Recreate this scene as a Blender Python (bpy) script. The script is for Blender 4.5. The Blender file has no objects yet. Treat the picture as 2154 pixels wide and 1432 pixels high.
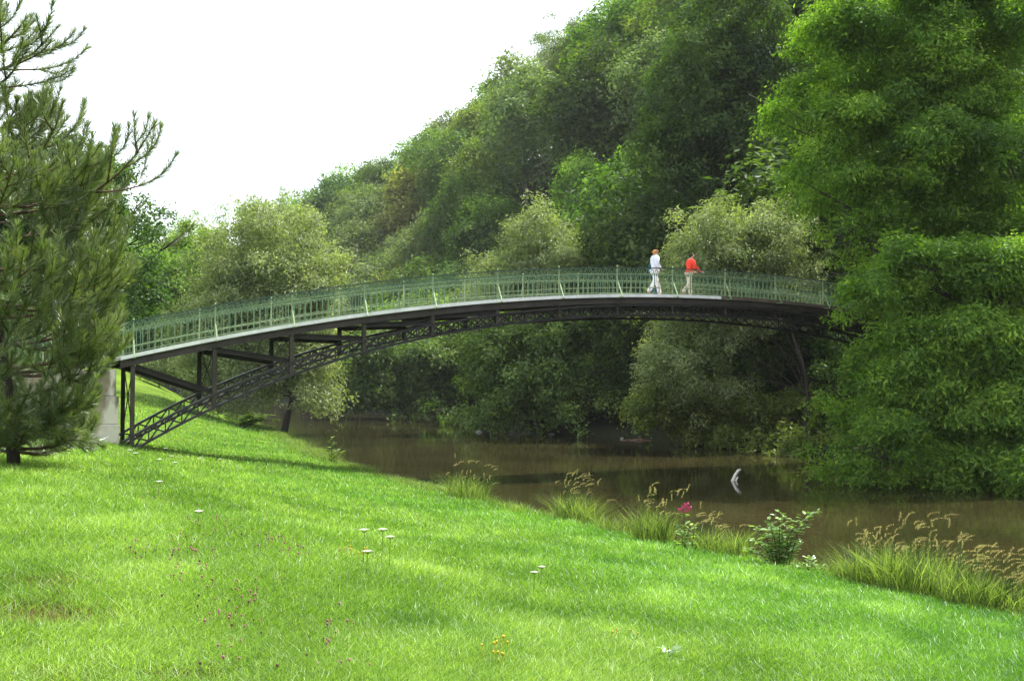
import bpy, math, random
import numpy as np
from mathutils import Vector, Matrix

R = math.radians
rng = np.random.default_rng(7)
random.seed(7)
scene = bpy.context.scene
col = scene.collection

# ------------------------------------------------------------------ camera, world, sun, exposure
FPX, CX, CY, PITCH = 2300.0, 1077.0, 716.0, R(2.09)
cd = bpy.data.cameras.new('camera')
cam = bpy.data.objects.new('camera', cd)
col.objects.link(cam)
cam.location = (0, 0, 0)
cam.rotation_euler = (R(90) + PITCH, 0, 0)
cd.sensor_width = 36
cd.lens = FPX / 2154 * 36
cd.clip_end = 3000
scene.camera = cam

SUN_EL, SUN_AZ = R(61), R(55)          # azimuth clockwise from +Y (view direction): beyond the bridge, to the right
w = bpy.data.worlds.new('World')
scene.world = w
w.use_nodes = True
nt = w.node_tree
nt.nodes.clear()
sky = nt.nodes.new('ShaderNodeTexSky')
sky.sky_type = 'NISHITA'
sky.sun_disc = False
sky.sun_elevation = SUN_EL
sky.sun_rotation = SUN_AZ
sky.air_density = 1.0
sky.dust_density = 3.0
hz = nt.nodes.new('ShaderNodeMix'); hz.data_type = 'RGBA'
hz.inputs[0].default_value = 0.6
hz.inputs[7].default_value = (10.5, 11.0, 11.4, 1)   # thin bright cloud veil
bg = nt.nodes.new('ShaderNodeBackground')
bg.inputs['Strength'].default_value = 0.105
wo = nt.nodes.new('ShaderNodeOutputWorld')
nt.links.new(sky.outputs[0], hz.inputs[6])
nt.links.new(hz.outputs[2], bg.inputs['Color'])
nt.links.new(bg.outputs[0], wo.inputs[0])

sd_ = bpy.data.lights.new('sun', 'SUN')
sd_.energy = 5.0
sd_.angle = R(1.0)
sd_.color = (1.0, 0.95, 0.86)
sun = bpy.data.objects.new('sun', sd_)
col.objects.link(sun)
sdir = Vector((math.sin(SUN_AZ) * math.cos(SUN_EL), math.cos(SUN_AZ) * math.cos(SUN_EL), math.sin(SUN_EL)))
sun.rotation_euler = sdir.to_track_quat('Z', 'Y').to_euler()

scene.view_settings.view_transform = 'Standard'
scene.view_settings.look = 'None'
scene.view_settings.exposure = 1.2
scene.view_settings.gamma = 1
scene.render.engine = 'CYCLES'
cy = scene.cycles
cy.max_bounces = 6
cy.diffuse_bounces = 3
cy.glossy_bounces = 2
cy.transmission_bounces = 3
cy.volume_bounces = 0
cy.transparent_max_bounces = 4
cy.use_denoising = True
cy.denoising_prefilter = 'NONE'
cy.sample_clamp_indirect = 4

# ------------------------------------------------------------------ helpers
def at(px, py, Y):
    """point at depth Y seen at photo pixel (px, py)"""
    dx = (px - CX) / FPX
    dz = (CY - py) / FPX
    c, s = math.cos(PITCH), math.sin(PITCH)
    y = c - dz * s
    z = s + dz * c
    k = Y / y
    return Vector((dx * k, Y, z * k))

def tag(o, label=None, cat=None, group=None, kind=None):
    if label: o['label'] = label
    if cat: o['category'] = cat
    if group: o['group'] = group
    if kind: o['kind'] = kind
    return o

def empty(name, loc=(0, 0, 0), rz=0.0):
    o = bpy.data.objects.new(name, None)
    col.objects.link(o)
    o.location = loc
    o.rotation_euler = (0, 0, rz)
    o.empty_display_size = 0.3
    return o

def link(name, me, parent=None, mat=None):
    o = bpy.data.objects.new(name, me)
    col.objects.link(o)
    if mat is not None: me.materials.append(mat)
    if parent is not None: o.parent = parent
    return o

def mesh_np(name, V, F, attr=None, smooth=False):
    """V (n,3), F (m,k) with constant k"""
    V = np.asarray(V, dtype=np.float32); F = np.asarray(F, dtype=np.int32)
    me = bpy.data.meshes.new(name)
    m, k = F.shape
    me.vertices.add(len(V)); me.vertices.foreach_set('co', V.ravel())
    me.loops.add(m * k); me.loops.foreach_set('vertex_index', F.ravel())
    me.polygons.add(m)
    me.polygons.foreach_set('loop_start', np.arange(0, m * k, k, dtype=np.int32))
    me.polygons.foreach_set('use_smooth', np.full(m, smooth))
    if attr is not None:
        for nm, (dom, arr) in attr.items():
            a = me.attributes.new(nm, 'FLOAT', dom)
            a.data.foreach_set('value', np.asarray(arr, dtype=np.float32))
    me.update(calc_edges=True)
    return me

class MB:
    """collects boxes, bars and tubes into one mesh"""
    def __init__(s): s.v = []; s.f = []
    def add(s, vs, fs):
        o = len(s.v); s.v += [tuple(v) for v in vs]; s.f += [tuple(i + o for i in f) for f in fs]
    def bar(s, a, b, wdt, hgt, side=None):
        """rectangular bar from a to b; wdt along 'side' vector, hgt along the other"""
        a = Vector(a); b = Vector(b); d = (b - a)
        if d.length < 1e-6: return
        d.normalize()
        if side is None: side = Vector((0, 0, 1)) if abs(d.z) < .9 else Vector((1, 0, 0))
        side = Vector(side); side = (side - d * side.dot(d)).normalized()
        up = d.cross(side)
        vs = []
        for p in (a, b):
            for su, sv in ((-1, -1), (1, -1), (1, 1), (-1, 1)):
                vs.append(p + side * su * wdt / 2 + up * sv * hgt / 2)
        s.add(vs, [(3, 2, 1, 0), (4, 5, 6, 7), (0, 1, 5, 4), (1, 2, 6, 5), (2, 3, 7, 6), (3, 0, 4, 7)])
    def box(s, lo, hi):
        x0, y0, z0 = lo; x1, y1, z1 = hi
        s.add([(x0, y0, z0), (x1, y0, z0), (x1, y1, z0), (x0, y1, z0), (x0, y0, z1), (x1, y0, z1), (x1, y1, z1), (x0, y1, z1)],
              [(3, 2, 1, 0), (4, 5, 6, 7), (0, 1, 5, 4), (1, 2, 6, 5), (2, 3, 7, 6), (3, 0, 4, 7)])
    def tube(s, pts, rad, n=6, cap=True):
        pts = [Vector(p) for p in pts]
        if not hasattr(rad, '__len__'): rad = [rad] * len(pts)
        rings = []
        ref = Vector((0.13, 0.2, 1)).normalized()
        for i, p in enumerate(pts):
            d = (pts[min(i + 1, len(pts) - 1)] - pts[max(i - 1, 0)]).normalized()
            a = d.cross(ref)
            if a.length < .05: a = d.cross(Vector((1, 0, 0)))
            a.normalize(); b = d.cross(a)
            rings.append([p + (a * math.cos(2 * math.pi * k / n) + b * math.sin(2 * math.pi * k / n)) * rad[i] for k in range(n)])
        vs = [v for r in rings for v in r]
        fs = []
        for i in range(len(pts) - 1):
            for k in range(n):
                k2 = (k + 1) % n
                fs.append((i * n + k, i * n + k2, (i + 1) * n + k2, (i + 1) * n + k))
        if cap:
            fs.append(tuple(range(n - 1, -1, -1))); fs.append(tuple((len(pts) - 1) * n + k for k in range(n)))
        s.add(vs, fs)
    def sweep(s, pts, wdt, hgt, side):
        """rectangular section swept along a curve (joined rings), side = fixed horizontal vector; height vertical"""
        side = Vector(side)
        vs = []
        for p in pts:
            p = Vector(p)
            for su, sv in ((-1, -1), (1, -1), (1, 1), (-1, 1)):
                vs.append(p + side * su * wdt / 2 + Vector((0, 0, sv * hgt / 2)))
        fs = [(3, 2, 1, 0)]
        for i in range(len(pts) - 1):
            o = i * 4
            for k in range(4):
                k2 = (k + 1) % 4
                fs.append((o + k, o + k2, o + 4 + k2, o + 4 + k))
        o = (len(pts) - 1) * 4
        fs.append((o, o + 1, o + 2, o + 3))
        s.add(vs, fs)
    def build(s, name, mat, parent=None, smooth=False):
        me = bpy.data.meshes.new(name)
        me.from_pydata(s.v, [], s.f)
        if smooth: me.polygons.foreach_set('use_smooth', [True] * len(me.polygons))
        me.update()
        return link(name, me, parent, mat)

# ------------------------------------------------------------------ materials
def newmat(name):
    m = bpy.data.materials.new(name); m.use_nodes = True
    m.node_tree.nodes.clear()
    return m, m.node_tree.nodes, m.node_tree.links

def rgba(c): return (c[0], c[1], c[2], 1)

def leafmat(name, dark, mid, light, trans=0.4, gloss=0.06, rough=0.45, attr='tint', objvar=0.35):
    m, N, L = newmat(name)
    a = N.new('ShaderNodeAttribute'); a.attribute_name = attr
    r = N.new('ShaderNodeValToRGB')
    r.color_ramp.elements[0].position = 0.0; r.color_ramp.elements[0].color = rgba(dark)
    r.color_ramp.elements[1].position = 1.0; r.color_ramp.elements[1].color = rgba(light)
    e = r.color_ramp.elements.new(0.5); e.color = rgba(mid)
    L.new(a.outputs['Fac'], r.inputs[0])
    oi = N.new('ShaderNodeObjectInfo')
    mr = N.new('ShaderNodeMapRange'); mr.inputs[3].default_value = 1 - objvar; mr.inputs[4].default_value = 1 + objvar
    L.new(oi.outputs['Random'], mr.inputs[0])
    hs = N.new('ShaderNodeHueSaturation')
    mh = N.new('ShaderNodeMapRange'); mh.inputs[3].default_value = 0.482 if objvar > .2 else .5; mh.inputs[4].default_value = 0.52 if objvar > .2 else .5
    ml = N.new('ShaderNodeMath'); ml.operation = 'MULTIPLY'; ml.inputs[1].default_value = 7.31
    fr = N.new('ShaderNodeMath'); fr.operation = 'FRACT'
    L.new(oi.outputs['Random'], ml.inputs[0]); L.new(ml.outputs[0], fr.inputs[0]); L.new(fr.outputs[0], mh.inputs[0])
    L.new(mh.outputs[0], hs.inputs['Hue'])
    L.new(mr.outputs[0], hs.inputs['Value']); L.new(r.outputs[0], hs.inputs['Color'])
    d = N.new('ShaderNodeBsdfDiffuse'); L.new(hs.outputs[0], d.inputs[0])
    t = N.new('ShaderNodeBsdfTranslucent')
    tc = N.new('ShaderNodeMix'); tc.data_type = 'RGBA'; tc.blend_type = 'MULTIPLY'; tc.inputs[0].default_value = 1
    tc.inputs[7].default_value = (1.5, 1.7, 0.6, 1)
    L.new(hs.outputs[0], tc.inputs[6]); L.new(tc.outputs[2], t.inputs[0])
    mx = N.new('ShaderNodeMixShader'); mx.inputs[0].default_value = trans
    L.new(d.outputs[0], mx.inputs[1]); L.new(t.outputs[0], mx.inputs[2])
    g = N.new('ShaderNodeBsdfGlossy'); g.inputs['Roughness'].default_value = rough; g.inputs[0].default_value = (.8, .85, .9, 1)
    m2 = N.new('ShaderNodeMixShader'); m2.inputs[0].default_value = gloss * .25
    L.new(mx.outputs[0], m2.inputs[1]); L.new(g.outputs[0], m2.inputs[2])
    o = N.new('ShaderNodeOutputMaterial'); L.new(m2.outputs[0], o.inputs[0])
    return m

def noisemat(name, c1, c2, scale=5, rough=0.8, bump=0.3, metallic=0, detail=6, c3=None, stretch=None, spec=None):
    m, N, L = newmat(name)
    tc = N.new('ShaderNodeTexCoord'); mp = N.new('ShaderNodeMapping')
    if stretch: mp.inputs['Scale'].default_value = stretch
    L.new(tc.outputs['Object'], mp.inputs[0])
    n = N.new('ShaderNodeTexNoise'); n.inputs['Scale'].default_value = scale; n.inputs['Detail'].default_value = detail
    n.inputs['Roughness'].default_value = .65
    L.new(mp.outputs[0], n.inputs[0])
    r = N.new('ShaderNodeValToRGB')
    r.color_ramp.elements[0].position = .33; r.color_ramp.elements[0].color = rgba(c1)
    r.color_ramp.elements[1].position = .68; r.color_ramp.elements[1].color = rgba(c2)
    if c3:
        e = r.color_ramp.elements.new(.78); e.color = rgba(c3)
    L.new(n.outputs[0], r.inputs[0])
    b = N.new('ShaderNodeBsdfPrincipled'); b.inputs['Roughness'].default_value = rough; b.inputs['Metallic'].default_value = metallic
    if spec is not None: b.inputs['Specular IOR Level'].default_value = spec
    L.new(r.outputs[0], b.inputs['Base Color'])
    if bump:
        bp = N.new('ShaderNodeBump'); bp.inputs['Strength'].default_value = bump; bp.inputs['Distance'].default_value = .02
        L.new(n.outputs[0], bp.inputs['Height']); L.new(bp.outputs[0], b.inputs['Normal'])
    o = N.new('ShaderNodeOutputMaterial'); L.new(b.outputs[0], o.inputs[0])
    return m

M = {}
M['bark'] = noisemat('bark', (.018, .014, .010), (.055, .046, .035), 14, .9, .6, stretch=(1, 1, .2))
M['bark_red'] = noisemat('pine_bark', (.045, .026, .017), (.13, .08, .05), 10, .9, .6, stretch=(1, 1, .3))
M['bark_grey'] = noisemat('grey_bark', (.07, .065, .055), (.17, .16, .14), 10, .9, .5)
M['steel'] = noisemat('bridge_steel', (.006, .006, .005), (.018, .016, .013), 4, .6, .15, c3=(.045, .03, .02), spec=.3)
M['steel_rib'] = noisemat('bridge_rib_steel', (.006, .006, .006), (.018, .017, .015), 5, .42, .1, c3=(.04, .036, .03), spec=.45)
M['beam'] = noisemat('bridge_beam', (.020, .017, .014), (.052, .041, .034), 3, .6, .15, c3=(.11, .08, .06), spec=.35)
M['rail'] = noisemat('rail_paint', (.06, .13, .065), (.13, .23, .12), 9, .55, .1)
M['rail_pale'] = noisemat('rail_paint_faded', (.13, .21, .10), (.26, .34, .18), 9, .6, .1)
M['rail_dark'] = noisemat('handrail_paint', (.012, .045, .028), (.03, .08, .05), 9, .45, .1)
M['white'] = noisemat('white_edge', (.55, .56, .56), (.80, .80, .80), 2.5, .7, .1)
M['edge_shade_brown'] = noisemat('edge_shade_brown', (.06, .045, .035), (.13, .095, .07), 3, .8, .2)  # brown stands in for tree shade on the edge board
M['deck'] = noisemat('deck_top', (.3, .28, .25), (.45, .43, .4), 3, .8, .2)

# concrete with stains
def concrete():
    m, N, L = newmat('stained_concrete')
    tc = N.new('ShaderNodeTexCoord')
    n1 = N.new('ShaderNodeTexNoise'); n1.inputs['Scale'].default_value = 1.1; n1.inputs['Detail'].default_value = 8
    mp = N.new('ShaderNodeMapping'); mp.inputs['Scale'].default_value = (2.2, 2.2, .7)
    n2 = N.new('ShaderNodeTexNoise'); n2.inputs['Scale'].default_value = 1.4; n2.inputs['Detail'].default_value = 5
    L.new(tc.outputs['Object'], n1.inputs[0]); L.new(tc.outputs['Object'], mp.inputs[0]); L.new(mp.outputs[0], n2.inputs[0])
    r1 = N.new('ShaderNodeValToRGB'); e = r1.color_ramp.elements
    e[0].position = .35; e[0].color = (.12, .095, .07, 1); e[1].position = .66; e[1].color = (.36, .30, .23, 1)
    r2 = N.new('ShaderNodeValToRGB'); e = r2.color_ramp.elements
    e[0].position = .46; e[0].color = (0, 0, 0, 1); e[1].position = .6; e[1].color = (1, 1, 1, 1)
    L.new(n1.outputs[0], r1.inputs[0]); L.new(n2.outputs[0], r2.inputs[0])
    mx = N.new('ShaderNodeMix'); mx.data_type = 'RGBA'; mx.inputs[7].default_value = (.60, .57, .50, 1)
    ml = N.new('ShaderNodeMath'); ml.operation = 'MULTIPLY'; ml.inputs[1].default_value = .75
    L.new(r2.outputs[0], ml.inputs[0]); L.new(ml.outputs[0], mx.inputs[0]); L.new(r1.outputs[0], mx.inputs[6])
    b = N.new('ShaderNodeBsdfPrincipled'); b.inputs['Roughness'].default_value = .9
    bp = N.new('ShaderNodeBump'); bp.inputs['Strength'].default_value = .4; bp.inputs['Distance'].default_value = .03
    L.new(n1.outputs[0], bp.inputs['Height']); L.new(bp.outputs[0], b.inputs['Normal'])
    L.new(mx.outputs[2], b.inputs['Base Color'])
    o = N.new('ShaderNodeOutputMaterial'); L.new(b.outputs[0], o.inputs[0])
    return m
M['concrete'] = concrete()

def ground_mat():
    m, N, L = newmat('turf_and_soil')
    a = N.new('ShaderNodeAttribute'); a.attribute_name = 'forest'
    tc = N.new('ShaderNodeTexCoord')
    n = N.new('ShaderNodeTexNoise'); n.inputs['Scale'].default_value = .35; n.inputs['Detail'].default_value = 7
    n2 = N.new('ShaderNodeTexNoise'); n2.inputs['Scale'].default_value = 9; n2.inputs['Detail'].default_value = 5
    L.new(tc.outputs['Object'], n.inputs[0]); L.new(tc.outputs['Object'], n2.inputs[0])
    r = N.new('ShaderNodeValToRGB'); e = r.color_ramp.elements
    e[0].position = .35; e[0].color = (.07, .12, .012, 1); e[1].position = .7; e[1].color = (.14, .22, .025, 1)
    L.new(n.outputs[0], r.inputs[0])
    r2 = N.new('ShaderNodeValToRGB'); e = r2.color_ramp.elements
    e[0].position = .3; e[0].color = (.55, .6, .5, 1); e[1].position = .7; e[1].color = (1.1, 1.1, 1.0, 1)
    L.new(n2.outputs[0], r2.inputs[0])
    mm = N.new('ShaderNodeMix'); mm.data_type = 'RGBA'; mm.blend_type = 'MULTIPLY'; mm.inputs[0].default_value = 1
    L.new(r.outputs[0], mm.inputs[6]); L.new(r2.outputs[0], mm.inputs[7])
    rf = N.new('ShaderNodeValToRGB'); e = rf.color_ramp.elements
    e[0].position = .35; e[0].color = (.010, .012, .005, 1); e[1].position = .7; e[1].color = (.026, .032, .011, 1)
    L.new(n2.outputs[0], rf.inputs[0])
    ab = N.new('ShaderNodeAttribute'); ab.attribute_name = 'bare'
    mb_ = N.new('ShaderNodeMix'); mb_.data_type = 'RGBA'; mb_.inputs[7].default_value = (.10, .065, .035, 1)
    L.new(ab.outputs['Fac'], mb_.inputs[0]); L.new(mm.outputs[2], mb_.inputs[6])
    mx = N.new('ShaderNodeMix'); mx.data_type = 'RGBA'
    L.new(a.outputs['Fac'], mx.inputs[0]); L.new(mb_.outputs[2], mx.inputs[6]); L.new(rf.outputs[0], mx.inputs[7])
    b = N.new('ShaderNodeBsdfPrincipled'); b.inputs['Roughness'].default_value = 1; b.inputs['Specular IOR Level'].default_value = .1
    L.new(mx.outputs[2], b.inputs['Base Color'])
    bp = N.new('ShaderNodeBump'); bp.inputs['Strength'].default_value = .7; bp.inputs['Distance'].default_value = .06
    L.new(n2.outputs[0], bp.inputs['Height']); L.new(bp.outputs[0], b.inputs['Normal'])
    o = N.new('ShaderNodeOutputMaterial'); L.new(b.outputs[0], o.inputs[0])
    return m
M['ground'] = ground_mat()

def water_mat():
    m, N, L = newmat('river_water')
    tc = N.new('ShaderNodeTexCoord'); mp = N.new('ShaderNodeMapping'); mp.inputs['Scale'].default_value = (1, .55, 1)
    mp.inputs['Rotation'].default_value = (0, 0, R(26))
    n = N.new('ShaderNodeTexNoise'); n.inputs['Scale'].default_value = 2.2; n.inputs['Detail'].default_value = 4; n.inputs['Roughness'].default_value = .6
    L.new(tc.outputs['Object'], mp.inputs[0]); L.new(mp.outputs[0], n.inputs[0])
    bp = N.new('ShaderNodeBump'); bp.inputs['Strength'].default_value = .16; bp.inputs['Distance'].default_value = .03
    L.new(n.outputs[0], bp.inputs['Height'])
    n3 = N.new('ShaderNodeTexNoise'); n3.inputs['Scale'].default_value = .25; n3.inputs['Detail'].default_value = 5
    L.new(tc.outputs['Object'], n3.inputs[0])
    r = N.new('ShaderNodeValToRGB'); e = r.color_ramp.elements
    e[0].position = .3; e[0].color = (.018, .016, .006, 1); e[1].position = .75; e[1].color = (.037, .032, .012, 1)
    L.new(n3.outputs[0], r.inputs[0])
    b = N.new('ShaderNodeBsdfPrincipled'); b.inputs['Roughness'].default_value = .035; b.inputs['IOR'].default_value = 1.33
    L.new(r.outputs[0], b.inputs['Base Color']); L.new(bp.outputs[0], b.inputs['Normal'])
    o = N.new('ShaderNodeOutputMaterial'); L.new(b.outputs[0], o.inputs[0])
    return m
M['water'] = water_mat()

# ------------------------------------------------------------------ terrain
WZ = -3.2
NB = np.array([(26.6, -26), (15.2, -3), (5.9, 15.7), (2.4, 21.6), (-2.4, 31), (-6.2, 40), (-13.0, 62), (-24, 95), (-52, 150), (-120, 240), (-300, 420)], float)
FB = np.array([(48, -28), (34, 1), (21.4, 27), (12.9, 44.3), (6.4, 60), (-1, 71), (-9, 102), (-32, 150), (-100, 250), (-290, 440)], float)

def sdist(P, poly):
    """signed distance to polyline, positive on its left side (looking along it)"""
    P = np.asarray(P, float)
    best = np.full(len(P), 1e9); sg = np.ones(len(P))
    for a, b in zip(poly[:-1], poly[1:]):
        d = b - a; L2 = d @ d
        t = np.clip(((P - a) @ d) / L2, 0, 1)
        c = a + t[:, None] * d
        dd = np.hypot(P[:, 0] - c[:, 0], P[:, 1] - c[:, 1])
        cr = d[0] * (P[:, 1] - a[1]) - d[1] * (P[:, 0] - a[0])
        u = dd < best
        best = np.where(u, dd, best); sg = np.where(u, np.sign(cr), sg)
    return best * sg

def sm(x): x = np.clip(x, 0, 1); return x * x * (3 - 2 * x)

def bumps(x, y):
    return (np.sin(x * .9 + y * .4) * np.cos(y * .7 - x * .3) * .022 + np.sin(x * 2.3 - y * 1.7) * .02 + np.sin(y * .23 + x * .31) * .035)

TP = ([-50, -1.5, 0, .35, 1.1, 4.0, 7.8, 9.8, 12.8, 23.8, 59, 199, 800], [-4.6, -4.2, -3.28, -2.98, -2.8, -2.4, -1.85, -1.3, -.95, -.7, -.2, 2, 5])
QP = ([-50, -1.5, 0, .8, 6, 12, 54, 68, 85, 800], [-4.6, -4.2, -3.28, -2.7, -1.7, .2, 35, 41, 43, 44])
def gz(P):
    P = np.atleast_2d(np.asarray(P, float))[:, :2]
    x, y = P[:, 0], P[:, 1]
    t = sdist(P, NB); q = -sdist(P, FB)
    zt = np.interp(t, *TP) + sm((y - 40) / 45) * sm((t - 1) / 8) * 2.3
    zt = zt - .5 * np.exp(-(x * x + y * y) / 70.) * sm((t - 3) / 4)
    zt = zt + bumps(x, y) * sm((t - .5) / 3)
    zq = np.interp(q, *QP)
    zq = zq + 10 * np.exp(-(((x - 18) / 40) ** 2 + ((y - 160) / 50) ** 2)) * sm(q / 35)
    zq = zq * (1 + .16 * (1 - sm((y - 95) / 70)) * sm(q / 45))
    zq = zq + sm(q / 10) * (np.sin(x * .11 + y * .05) * 1.2 + bumps(x, y) * 2)
    return np.where(q > -3, np.where(q > 0, zq, np.minimum(zq, zt)), zt)
def gz1(x, y): return float(gz([(x, y)])[0])

def grid_axis(lo, hi, fine_lo, fine_hi, df, gr=1.12):
    a = list(np.arange(fine_lo, fine_hi, df)); s = df; v = fine_hi
    while v < hi: a.append(v); s *= gr; v += s
    a.append(hi); s = df; v = fine_lo - df
    pre = []
    while v > lo: pre.append(v); s *= gr; v -= s
    pre.append(lo)
    return np.array(sorted(pre) + a)
BARE = ((-2.5, 6.0, .45), (-2.9, 6.8, .35), (-1.6, 5.3, .35), (-2.1, 4.9, .5), (-2.3, 5.4, .5), (-1.1, 5.0, .3), (-1.5, 4.6, .4))
xs = grid_axis(-900, 900, -26, 30, .4); ys = grid_axis(-60, 1500, -2, 75, .4)
X, Y = np.meshgrid(xs, ys)
P = np.stack([X.ravel(), Y.ravel()], 1)
Z = gz(P)
nx, ny = len(xs), len(ys)
I = np.arange(nx * ny).reshape(ny, nx)
F = np.stack([I[:-1, :-1], I[:-1, 1:], I[1:, 1:], I[1:, :-1]], -1).reshape(-1, 4)
qv = -sdist(P, FB); tv = sdist(P, NB)
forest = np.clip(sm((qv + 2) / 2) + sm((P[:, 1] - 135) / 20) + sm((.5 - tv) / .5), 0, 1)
bare_v = np.zeros(len(P))
for bx, by, br_ in BARE: bare_v = np.maximum(bare_v, np.exp(-(((P[:, 0] - bx) ** 2 + (P[:, 1] - by) ** 2) / br_ ** 2)))
me = mesh_np('ground', np.column_stack([P, Z]), F, {'forest': ('POINT', forest), 'bare': ('POINT', bare_v)}, True)
g = link('ground', me, None, M['ground']); tag(g, 'green valley meadow sloping to the river and rising into the wooded hill', 'ground', kind='structure')
mb = MB(); mb.add([(-600, -60, WZ), (120, -60, WZ), (120, 700, WZ), (-600, 700, WZ)], [(0, 1, 2, 3)])
o = mb.build('river', M['water']); tag(o, 'dark brown river with tree reflections', 'river', kind='structure')

# ------------------------------------------------------------------ foliage
def unit(n):
    v = rng.normal(size=(n, 3)); return v / np.linalg.norm(v, axis=1)[:, None]

def leaf_mesh(name, cen, rad, n, size, per=7, spread=.9, aspect=.5, updir=.5, droop=.3, shell=.22, tintbase=None, puffs=18, puffr=.30, flat=1.0):
    """leaf faces gathered on twigs through ellipsoid clusters"""
    cen = np.asarray(cen, float); rad = np.asarray(rad, float)
    if rad.ndim == 1: rad = np.repeat(rad[:, None], 3, 1)
    K = len(cen); m = max(1, n // per)
    # boughs: smaller puffs sitting on the shell of each cluster
    ns = puffs
    wgt = (rad[:, 0] * rad[:, 1] + rad[:, 0] * rad[:, 2]); wgt = wgt / wgt.sum()
    S = K * ns
    kc = rng.choice(K, S, p=wgt)
    dc = unit(S); dc[:, 2] = np.where(rng.random(S) < .3, np.abs(dc[:, 2]), dc[:, 2])
    rr = np.clip(1 - np.abs(rng.normal(0, shell * 1.3, S)), .1, 1) * (1 + (rng.random(S) ** 4) * .38)
    pc = cen[kc] + dc * rad[kc] * rr[:, None]
    pr = rad[kc] * (puffr * (.55 + .9 * rng.random(S)))[:, None]; pr[:, 2] *= .62
    ptint = .46 + rng.normal(0, .13, S) + .22 * (rng.random(K)[kc] - .5)
    pw = pr[:, 0] ** 2; pw /= pw.sum()
    k = rng.choice(S, m, p=pw)
    d = unit(m) + dc[k] * .35
    d[:, 2] = np.where(rng.random(m) < .6, np.abs(d[:, 2]), d[:, 2])
    d /= np.linalg.norm(d, axis=1)[:, None]
    rr = np.clip(1 - np.abs(rng.normal(0, .3, m)), .05, 1) * (1 + (rng.random(m) ** 5) * .5)
    tw = pc[k] + d * pr[k] * rr[:, None]
    d = d * .7 + dc[k] * .3
    tt = ptint[k] + rng.normal(0, .13, m)
    idx = np.repeat(np.arange(m), per)
    nn = len(idx)
    off = rng.normal(0, 1, (nn, 3)) * size * spread; off[:, 2] *= flat
    off[:, 2] -= np.abs(off[:, 0]) * droop * .3
    p = tw[idx] + off
    nrm = d[idx] * .95 + unit(nn) * .6; nrm[:, 2] += updir * .7
    nrm /= np.linalg.norm(nrm, axis=1)[:, None]
    ax = unit(nn) * .8 + d[idx] * .8; ax[:, 2] -= droop
    ax = ax - nrm * (ax * nrm).sum(1)[:, None]; ax /= (np.linalg.norm(ax, axis=1)[:, None] + 1e-9)
    bx = np.cross(nrm, ax)
    s = size * (.7 + .6 * rng.random(nn))[:, None]
    v0 = p; v1 = p + ax * s * .5 + bx * s * aspect * .5 + nrm * s * .08; v2 = p + ax * s; v3 = p + ax * s * .5 - bx * s * aspect * .5 + nrm * s * .08
    V = np.stack([v0, v1, v2, v3], 1).reshape(-1, 3)
    F = np.arange(nn * 4).reshape(-1, 4)
    tint = np.clip(tt[idx] + rng.normal(0, .12, nn), 0, 1)
    return mesh_np(name, V, F, {'tint': ('FACE', tint)})

def egg_clusters(H, Rr, base, K, cr=.32, taper=1.0, vs=.85, seed=0):
    r_ = np.random.default_rng(seed)
    cen = []; rad = []
    for i in range(K):
        f = (i + .5) / K
        z = H * (base + (1 - base) * f ** .9)
        prof = math.sin(math.pi * min(1, (.12 + .88 * f)) ** taper) ** .65 if taper != 9 else (1 - f) ** .8
        a = i * 2.39996 + r_.random() * .8
        q = Rr * max(.08, prof) * (.45 + .5 * r_.random())
        c = Rr * cr * (.75 + .6 * r_.random()) * (.6 + .5 * prof)
        cen.append((q * math.cos(a), q * math.sin(a), min(z, H - c * .6))); rad.append((c * 1.15, c * 1.15, c * vs))
    return np.array(cen), np.array(rad)

def trunk_mb(H, r0, cen, lean=0, limbs=10, seed=0, top=.8, kink=.3):
    r_ = random.Random(seed)
    mb = MB()
    n = 9; pts = []
    for i in range(n):
        f = i / (n - 1)
        pts.append(Vector((lean * f * H * .12 + kink * math.sin(f * 5 + seed) * f * .5, kink * math.cos(f * 4 + seed * 2) * f * .4, H * top * f - (.6 if i == 0 else 0))))
    rad = [r0 * (1.25 if i == 0 else 1) * (1 - .82 * i / (n - 1)) for i in range(n)]
    mb.tube(pts, rad, 8)
    idx = list(range(len(cen))); r_.shuffle(idx)
    for j in idx[:limbs]:
        c = Vector(cen[j]); hd = Vector((c.x, c.y, 0)).length
        z0 = max(H * .16, c.z - hd * 1.1 - .3)
        if c.z < z0 + .25 * hd: continue
        f = min(.95, z0 / (H * top)); k = f * (n - 1); i0 = int(k)
        a = pts[i0].lerp(pts[min(i0 + 1, n - 1)], k - i0)
        rr = r0 * (1 - .82 * f) * .42
        m1 = Vector((a.x + (c.x - a.x) * .22, a.y + (c.y - a.y) * .22, a.z + (c.z - a.z) * .38)); mid = Vector((a.x + (c.x - a.x) * .55, a.y + (c.y - a.y) * .55, a.z + (c.z - a.z) * .75))
        m1 += Vector((r_.uniform(-.1, .1), r_.uniform(-.1, .1), 0)) * hd * .5; mid += Vector((r_.uniform(-.1, .1), r_.uniform(-.1, .1), 0)) * hd * .6
        mb.tube([a, m1, mid, c], [rr, rr * .75, rr * .5, rr * .15], 5)
        for _ in range(3):
            e = c + Vector((r_.uniform(-1, 1), r_.uniform(-1, 1), r_.uniform(-.3, 1))) * H * .07
            mb.tube([mid.lerp(c, .5), e], [rr * .35, rr * .1], 4)
    return mb

def tree(name, loc, H, cen, rad, n, size, lmat, bmat=None, r0=.2, lean=0, limbs=12, seed=0, rz=0, label='', cat='tree', group=None, kink=.3, top=.8, **kw):
    t = empty(name, loc, rz); tag(t, label, cat, group)
    trunk_mb(H, r0, cen, lean, limbs, seed, top, kink).build('trunk', bmat or M['bark'], t, True)
    link('crown', leaf_mesh('crown', cen, rad, n, size, **kw), t, lmat)
    return t

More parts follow.
